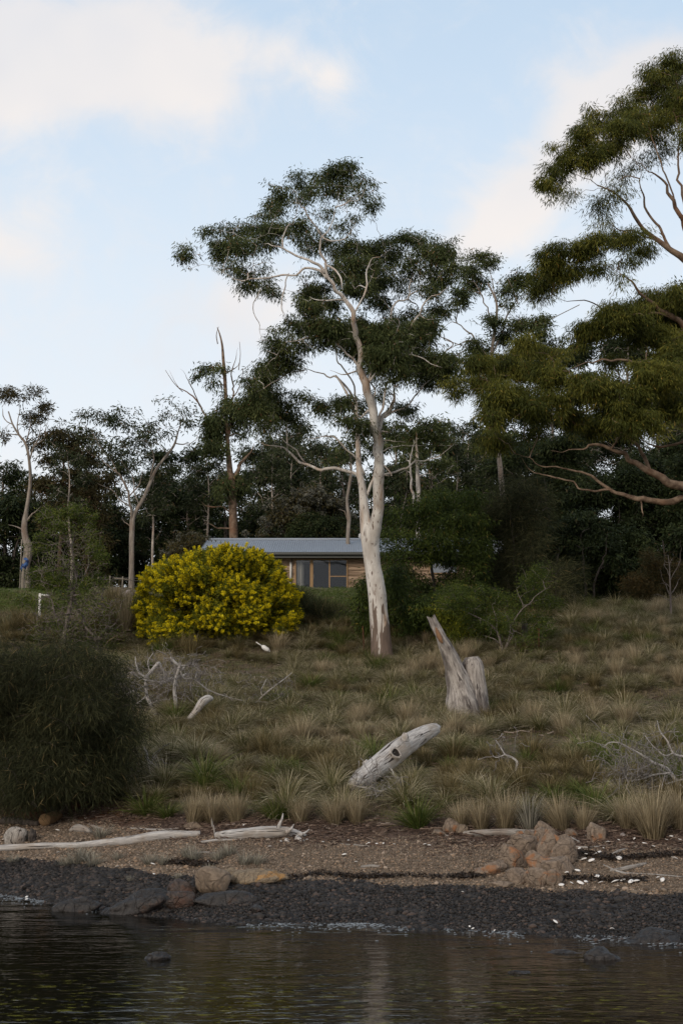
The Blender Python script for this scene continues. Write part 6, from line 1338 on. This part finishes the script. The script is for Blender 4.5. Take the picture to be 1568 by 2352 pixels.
def mk(kind, parts_):
    L_ = []
    for s in range(4):
        A_ = Acc()
        for (n, H, sp_, w_, dr, br, lo, hi) in parts_:
            V, Fq, t_, r_ = blades(n, H, sp_, w_, dr, br, hash((kind, s, n)) % 9999 if False else (sum(map(ord, kind)) * 7 + s * 31 + n)); A_.add(V, Fq, t=t_, rnd=lo + (hi - lo) * r_)
        L_.append(A_)
    KIND[kind] = L_
mk('grass_sedge', [(340, .62, 1.0, .0082, .65, .10, .15, 1), (90, .55, 1.3, .008, .95, .12, .55, 1)])
mk('grass_green', [(260, .66, 1.05, .011, .60, .11, 0, .8), (60, .6, 1.2, .009, .8, .11, .6, 1)])
mk('grass_straw', [(420, .60, .62, .0075, .35, .13, .1, 1), (80, .4, 1.1, .007, .6, .13, 0, .6)])
mk('grass_brown', [(380, .50, .80, .0075, .45, .13, 0, 1), (60, .35, 1.2, .007, .6, .14, 0, .6)])
mk('grass_grey', [(140, .34, .70, .008, .35, .10, .2, 1)])
TM = {k: [mesh_data('tussock', *A_.get(), k, A_.attrs(), smooth=False) for A_ in v] for k, v in KIND.items()}
LOOK = {'grass_sedge': 'straw tipped olive sedge tussock', 'grass_green': 'lush green sedge tussock', 'grass_straw': 'pale straw coloured tussock', 'grass_brown': 'brown fine leaved tussock', 'grass_grey': 'short grey beach tussock'}
MARK = [(877, 1525, 'the pale forked trunk'), (1075, 1640, 'the leaning stump'), (900, 1760, 'the hollow log'), (500, 1490, 'the yellow flowering bush'), (380, 1620, 'the dead stems'), (1500, 1790, 'the fallen dead bush'), (1240, 1930, 'the orange outcrop'), (600, 1915, 'the bleached log'), (200, 1860, 'the casuarina bush'), (1158, 1545, 'the scrubby shrub'),
        (1380, 1440, 'the rust brown sapling'), (1180, 1760, 'the hooked pale branch'), (740, 1450, 'the rush bush'), (150, 1500, 'the scraggly tea tree'), (610, 1500, 'the white float'), (620, 1600, 'the wispy silver branch'), (1080, 1915, 'the driftwood plank'), (200, 1950, 'the thin whitish log'), (1380, 1935, 'the upright orange rock')]
CNT = [0]; AUTO = []
ORD = ['nearest', 'second', 'third', 'fourth', 'fifth', 'sixth', 'seventh', 'eighth', 'ninth', 'tenth', 'eleventh', 'twelfth', 'thirteenth', 'fourteenth', 'fifteenth', 'sixteenth', 'seventeenth', 'eighteenth', 'nineteenth', 'twentieth']
def tussock(kind, x, y, s, label=None, sz=1.0):
    g = on(x, y); o = bpy.data.objects.new('tussock', TM[kind][CNT[0] % 4]); CNT[0] += 1
    o.location = (g[0], g[1], g[2] - .02); o.scale = (s, s, s * sz); o.rotation_euler = (U(-.2, .2) - .05, U(-.2, .2), U(0, 6.28)); link(o)
    X, Y = project(g[None]); X, Y = X[0], Y[0]
    if label is None: AUTO.append((o, kind, s, X, Y))
    tag(o, label, 'tussock', 'grass tussocks covering the slope'); return o
placed = []
def put(kind, X, Y, s, label, sz=1.0):
    g = G(X, Y); tussock(kind, g[0], g[1], s, label, sz); placed.append((g[0], g[1], .38 * s))
FR = [('grass_green', 335, 1872, 1.05, 'big deep green tussock at the corner of the casuarina bush', .95), ('grass_green', 385, 1878, .8, 'smaller green tussock leaning out beside the big deep green one', .9),
 ('grass_straw', 445, 1892, 1.0, 'rounded straw tussock first in the row above the beach', 1), ('grass_straw', 490, 1890, .95, 'rounded straw tussock second in the row above the beach', .95), ('grass_straw', 545, 1888, .9, 'pinkish straw tussock third in the row above the beach', 1),
 ('grass_green', 632, 1885, .85, 'bright green tussock right behind the spikes of the bleached log', 1.1), ('grass_sedge', 660, 1868, 1.2, 'tall straw tipped tussock rising over the bleached log end', 1.1), ('grass_straw', 690, 1892, .75, 'small straw tussock tucked by the bleached log end', 1.1),
 ('grass_straw', 770, 1892, .85, 'straw tussock standing on the litter edge', 1.05), ('grass_straw', 820, 1892, .8, 'upright straw tussock left of the large green fountain', 1.15), ('grass_sedge', 790, 1862, 1.1, 'sedge tussock behind the upright straw one', 1),
 ('grass_green', 960, 1902, 1.1, 'large green fountain tussock above the small orange rock', 1.2), ('grass_sedge', 930, 1850, 1.1, 'sedge tussock behind the green fountain', 1.1), ('grass_straw', 1060, 1900, .7, 'small brownish straw tussock behind the plank', 1.1),
 ('grass_straw', 1105, 1905, .8, 'straw tussock over the middle of the plank', 1.2), ('grass_straw', 1160, 1905, .85, 'tall straw tussock over the plank end', 1.3), ('grass_sedge', 1130, 1850, 1.15, 'pale spiky sedge standing tallest behind the plank', 1.2), ('grass_sedge', 1210, 1880, .95, 'spiky sedge at the back of the outcrop', 1.1),
 ('grass_grey', 1215, 1905, 1.6, 'grey tuft rising right behind the outcrop', 1.2), ('grass_straw', 1290, 1905, .85, 'greyish straw tussock beside the outcrop top', 1.2), ('grass_straw', 1340, 1905, .7, 'thin straw tussock by the upright orange rock', 1.1), ('grass_sedge', 1420, 1885, 1.0, 'sedge tussock up from the upright orange rock', 1),
 ('grass_straw', 1500, 1925, 1.25, 'very large dry tussock spilling over the beach edge', 1.15), ('grass_green', 1470, 1885, .8, 'green heart tussock behind the very large dry one', 1), ('grass_straw', 1560, 1905, 1.05, 'dry tussock at the far end of the beach row', 1.1), ('grass_straw', 1440, 1900, .9, 'medium dry tussock leaning on the very large one', 1),
 ('grass_green', 1330, 1830, .95, 'dark green tussock in front of the fallen dead bush', .9), ('grass_green', 1085, 1640, .75, 'yellow green tussock at the foot of the stump spike', 1), ('grass_brown', 1170, 1650, 1.25, 'big brown tussock pressed against the stump', 1.2), ('grass_brown', 1120, 1655, 1.0, 'brown tussock in front of the stump lobe', 1),
 ('grass_brown', 1040, 1745, 1.35, 'wide brown tussock under the upper end of the hollow log', 1), ('grass_brown', 985, 1760, 1.0, 'brown tussock touching the underside of the hollow log', .9), ('grass_brown', 490, 1655, 1.2, 'brown tussock the arching branch grows out of', 1), ('grass_green', 865, 1545, 1.15, 'green tussock hiding the foot of the pale trunk', 1.1), ('grass_sedge', 905, 1548, 1.1, 'grey sedge against the pale trunk', 1),
 ('grass_brown', 275, 1440, 1.9, 'tall dry rush clump beside the yellow bush', 1.7), ('grass_brown', 300, 1425, 1.7, 'tall grey rush clump touching the yellow bush', 1.6), ('grass_brown', 85, 1460, 1.6, 'tall brown rush clump before the scraggly tea tree', 1.5), ('grass_brown', 20, 1460, 1.5, 'brown rush clump at the edge of the bank', 1.4), ('grass_brown', 262, 1405, 2.0, 'tall reddish rush clump behind the tallest one', 1.5), ('grass_straw', 290, 1450, 1.8, 'pale feathery rush clump at the skirt of the yellow bush', 1.6), ('grass_brown', 225, 1455, 1.7, 'dull rush clump between tea tree and tall rushes', 1.4), ('grass_brown', 50, 1445, 1.7, 'reddish rush clump below the flaking white post', 1.4),
 ('grass_brown', 440, 1510, 1.4, 'upright brown rushes under the yellow bush, towards the dead stems', 1.5), ('grass_brown', 415, 1505, 1.3, 'dark rushes under the yellow bush above the dead stems', 1.4), ('grass_green', 372, 1510, 1.3, 'green rushes at the shaded foot of the yellow bush', 1.3), ('grass_brown', 545, 1500, 1.0, 'fine round tussock in shade under the yellow bush', 1.0),
 ('grass_straw', 640, 1500, 1.1, 'straw tussock right beside the white float', 1.4), ('grass_brown', 240, 1430, 1.5, 'brown rush clump behind the tea tree stem', 1.5), ('grass_brown', 120, 1490, 1.4, 'brown rush clump at the tea tree foot', 1.3)]
for r in FR:
    k_ = 1.32 if (r[2] > 1845 and r[0] == 'grass_straw') else 1.15 if r[2] > 1845 else 1.0
    put(r[0], r[1], r[2], r[3] * (1.08 if k_ > 1 else 1), r[4], r[5] * k_ / (1.08 if k_ > 1 else 1))
for X, Y, s in ((175, 1985, 1.0), (215, 1990, .9), (190, 1978, 1.1), (232, 1925, 1.0), (30, 1985, .7), (150, 1990, .7), (345, 1985, .8), (375, 1985, .75), (430, 1970, .9), (445, 1978, .9), (500, 1975, .8), (525, 1965, .9), (560, 1985, .9), (590, 1985, .8), (480, 2003, .6), (300, 2025, .45), (410, 2020, .5), (270, 1975, .6)):
    put('grass_grey', X, Y, s, None)
# clearings, given as ellipses on the survey grid
CLEAR = [(540, 1545, 130, 28), (1200, 1710, 100, 34), (1510, 1620, 70, 40), (700, 1370, 130, 30), (60, 1365, 120, 22), (190, 1490, 60, 16), (1480, 1680, 40, 20), (100, 1870, 210, 34), (455, 1510, 60, 14), (345, 1650, 26, 14), (402, 1640, 16, 12), (445, 1650, 24, 14), (880, 1775, 60, 18), (835, 1812, 60, 26), (885, 1795, 60, 24), (935, 1762, 50, 24)]
def clear(X, Y):
    for a, b, rx, ry in CLEAR:
        if ((X - a) / rx) ** 2 + ((Y - b) / ry) ** 2 < 1: return True
    return False
cand = []; tries = 0
occ = np.array([[a, b, r] for a, b, r in placed]); pts_ = [tuple(p) for p in placed]
grid_ = {}
def key(x, y): return (int(math.floor(x / 1.2)), int(math.floor(y / 1.2)))
for p in placed: grid_.setdefault(key(p[0], p[1]), []).append(p)
xy = np.stack([rng.uniform(-16, 16, 16000), 24 + 29 * rng.uniform(0, 1, 16000)], 1)
kn = n2(xy[:, 0], xy[:, 1], 3.0, 91); kk = rng.uniform(0, 1, 16000); ss = np.minimum(np.exp(rng.normal(.04, .24, 16000)), 1.3)
TY = xy[:, 1] - Yw(xy[:, 0]); PXX, PYY = project(np.stack([xy[:, 0], xy[:, 1], zf(xy[:, 0], xy[:, 1])], 1))
for i in range(16000):
    x, y = xy[i]; 
    if TY[i] < 6.3 or not in_view(x, y, .085): continue
    X, Y = PXX[i], PYY[i]
    if clear(X, Y): continue
    if y > 49 and (X < 860): continue
    s = ss[i] * (1 if y < 38 else .88); r = .235 * s; kx, ky = key(x, y); ok = True
    for dx in (-1, 0, 1):
        for dy in (-1, 0, 1):
            for q in grid_.get((kx + dx, ky + dy), ()):
                if (q[0] - x) ** 2 + (q[1] - y) ** 2 < ((r + q[2]) * .88) ** 2: ok = False; break
            if not ok: break
        if not ok: break
    if not ok: continue
    b = kn[i] + (kk[i] - .5) * 1.3
    kind = 'grass_brown' if b < -.48 else 'grass_straw' if b > .78 else 'grass_green' if kk[i] > .84 else 'grass_sedge'
    grid_.setdefault((kx, ky), []).append((x, y, r)); cand.append((y, x, s, kind, i))
cand.sort()
NIND = 282 - len(placed)
vis = [c for c in cand if in_view(c[1], c[0], .01)]; hid = [c for c in cand if not in_view(c[1], c[0], .01)]; cand = vis[:NIND] + vis[NIND:] + hid
for y, x, s, kind, i in cand[:NIND]: tussock(kind, x, y, s, None, U(.65, 1.35))
bins = {}
for o, kind, s, X, Y in AUTO:
    ds = [math.hypot(X - a, (Y - b) * 1.5) for a, b, _ in MARK]; k = int(np.argmin(ds)); a, b, nm = MARK[k]
    side = ('before' if Y > b else 'behind') if abs(Y - b) * 1.5 > abs(X - a) else ('left of' if X < a else 'right of')
    bins.setdefault((('large ' if s > 1.3 else 'small ' if s < .85 else '') + LOOK[kind], side, nm), []).append((ds[k], id(o), o))
for (lk, side, nm), L_ in bins.items():
    for i, (_, _, o) in enumerate(sorted(L_, key=lambda q: q[:2])): o['label'] = f'{lk}, {ORD[i] + " " if len(L_) > 1 else ""}{side} {nm}'
acc = {k: Acc() for k in KIND}
for y, x, s, kind, i in cand[NIND:]:
    V, Fq = KIND[kind][i % 4].get(); at = KIND[kind][i % 4].attrs(); th = kk[i] * 40; c_, s_ = math.cos(th), math.sin(th)
    V = V @ np.array([[c_, s_, 0], [-s_, c_, 0], [0, 0, 1]]) * np.array([s, s, s * (.65 + .7 * ((kk[i] * 7919) % 1))]) + on(x, y)
    acc[kind].add(V, Fq, **at)
for k, A_ in acc.items():
    if A_.n:
        V, Fq = A_.get(); top('grass', V, Fq, k, (0, 0, 0), None, None, kind='stuff', attrs=A_.attrs(), smooth=False)
# short ground cover grass
def cover_grass(n, x0, x1, y0, y1, H, w_, mat, keep, seed):
    x = rng.uniform(x0, x1, n); y = rng.uniform(y0, y1, n); m = in_view(x, y, .08) & keep(x, y); x, y = x[m], y[m]; n = len(x); z = zf(x, y)
    az = rng.uniform(0, 6.28, n); ln = H * rng.uniform(.4, 1.3, n); lean = rng.uniform(.1, .9, n); h = np.stack([np.cos(az), np.sin(az), 0 * az], 1); b = np.stack([x, y, z - .01], 1); sdv = np.stack([-np.sin(az), np.cos(az), 0 * az], 1) * w_
    m1 = b + h * (ln * lean * .4)[:, None] + np.array([0, 0, 1]) * (ln * .6)[:, None]; tp = b + h * (ln * lean)[:, None] + np.array([0, 0, 1]) * (ln * (1 - lean * .35))[:, None]
    V = np.stack([b - sdv, b + sdv, m1 + sdv * .7, m1 - sdv * .7, tp], 1).reshape(-1, 3); k = np.arange(n)[:, None] * 5
    Fq = k + np.array([[0, 1, 2, 3]]); Ft = k + np.array([[3, 2, 4]]); top('grass', V, [Fq, Ft], mat, (0, 0, 0), None, None, kind='stuff', attrs={'rnd': np.repeat(np.clip(rng.uniform(0, 1, n) * .8 + .1 + .25 * n2(x, y, 1.5, 77), 0, 1), 5), 't': np.tile([0, 0, .5, .5, 1], n)}, smooth=False)
cover_grass(265000, -16, 16, 24, 52, .13, .006, 'grass_cover', lambda x, y: (y - Yw(x) > 5.6) & (rng.uniform(0, 1, len(x)) < np.clip(.75 + .6 * n2(x, y, .9, 44), .1, 1)) & ~((y > 43) & (np.abs(project(np.stack([x, y, zf(x, y)], 1))[0] - 735) < 125) & (y > 47)), 1)
def lawnkeep(x, y):
    X, Y = project(np.stack([x, y, zf(x, y)], 1)); a_ = np.maximum.reduce([ell(X, Y, 735, 1362, 120, 46), ell(X, Y, 740, 1430, 130, 30) * .6, ell(X, Y, 60, 1370, 170, 34), ell(X, Y, 200, 1495, 100, 24)])
    return rng.uniform(0, 1, len(x)) < a_ * np.clip(.8 + .7 * n2(x, y, 1.1, 21), 0, 1)
cover_grass(420000, -15, 4, 42, 60, .07, .008, 'grass_lawn', lawnkeep, 2)
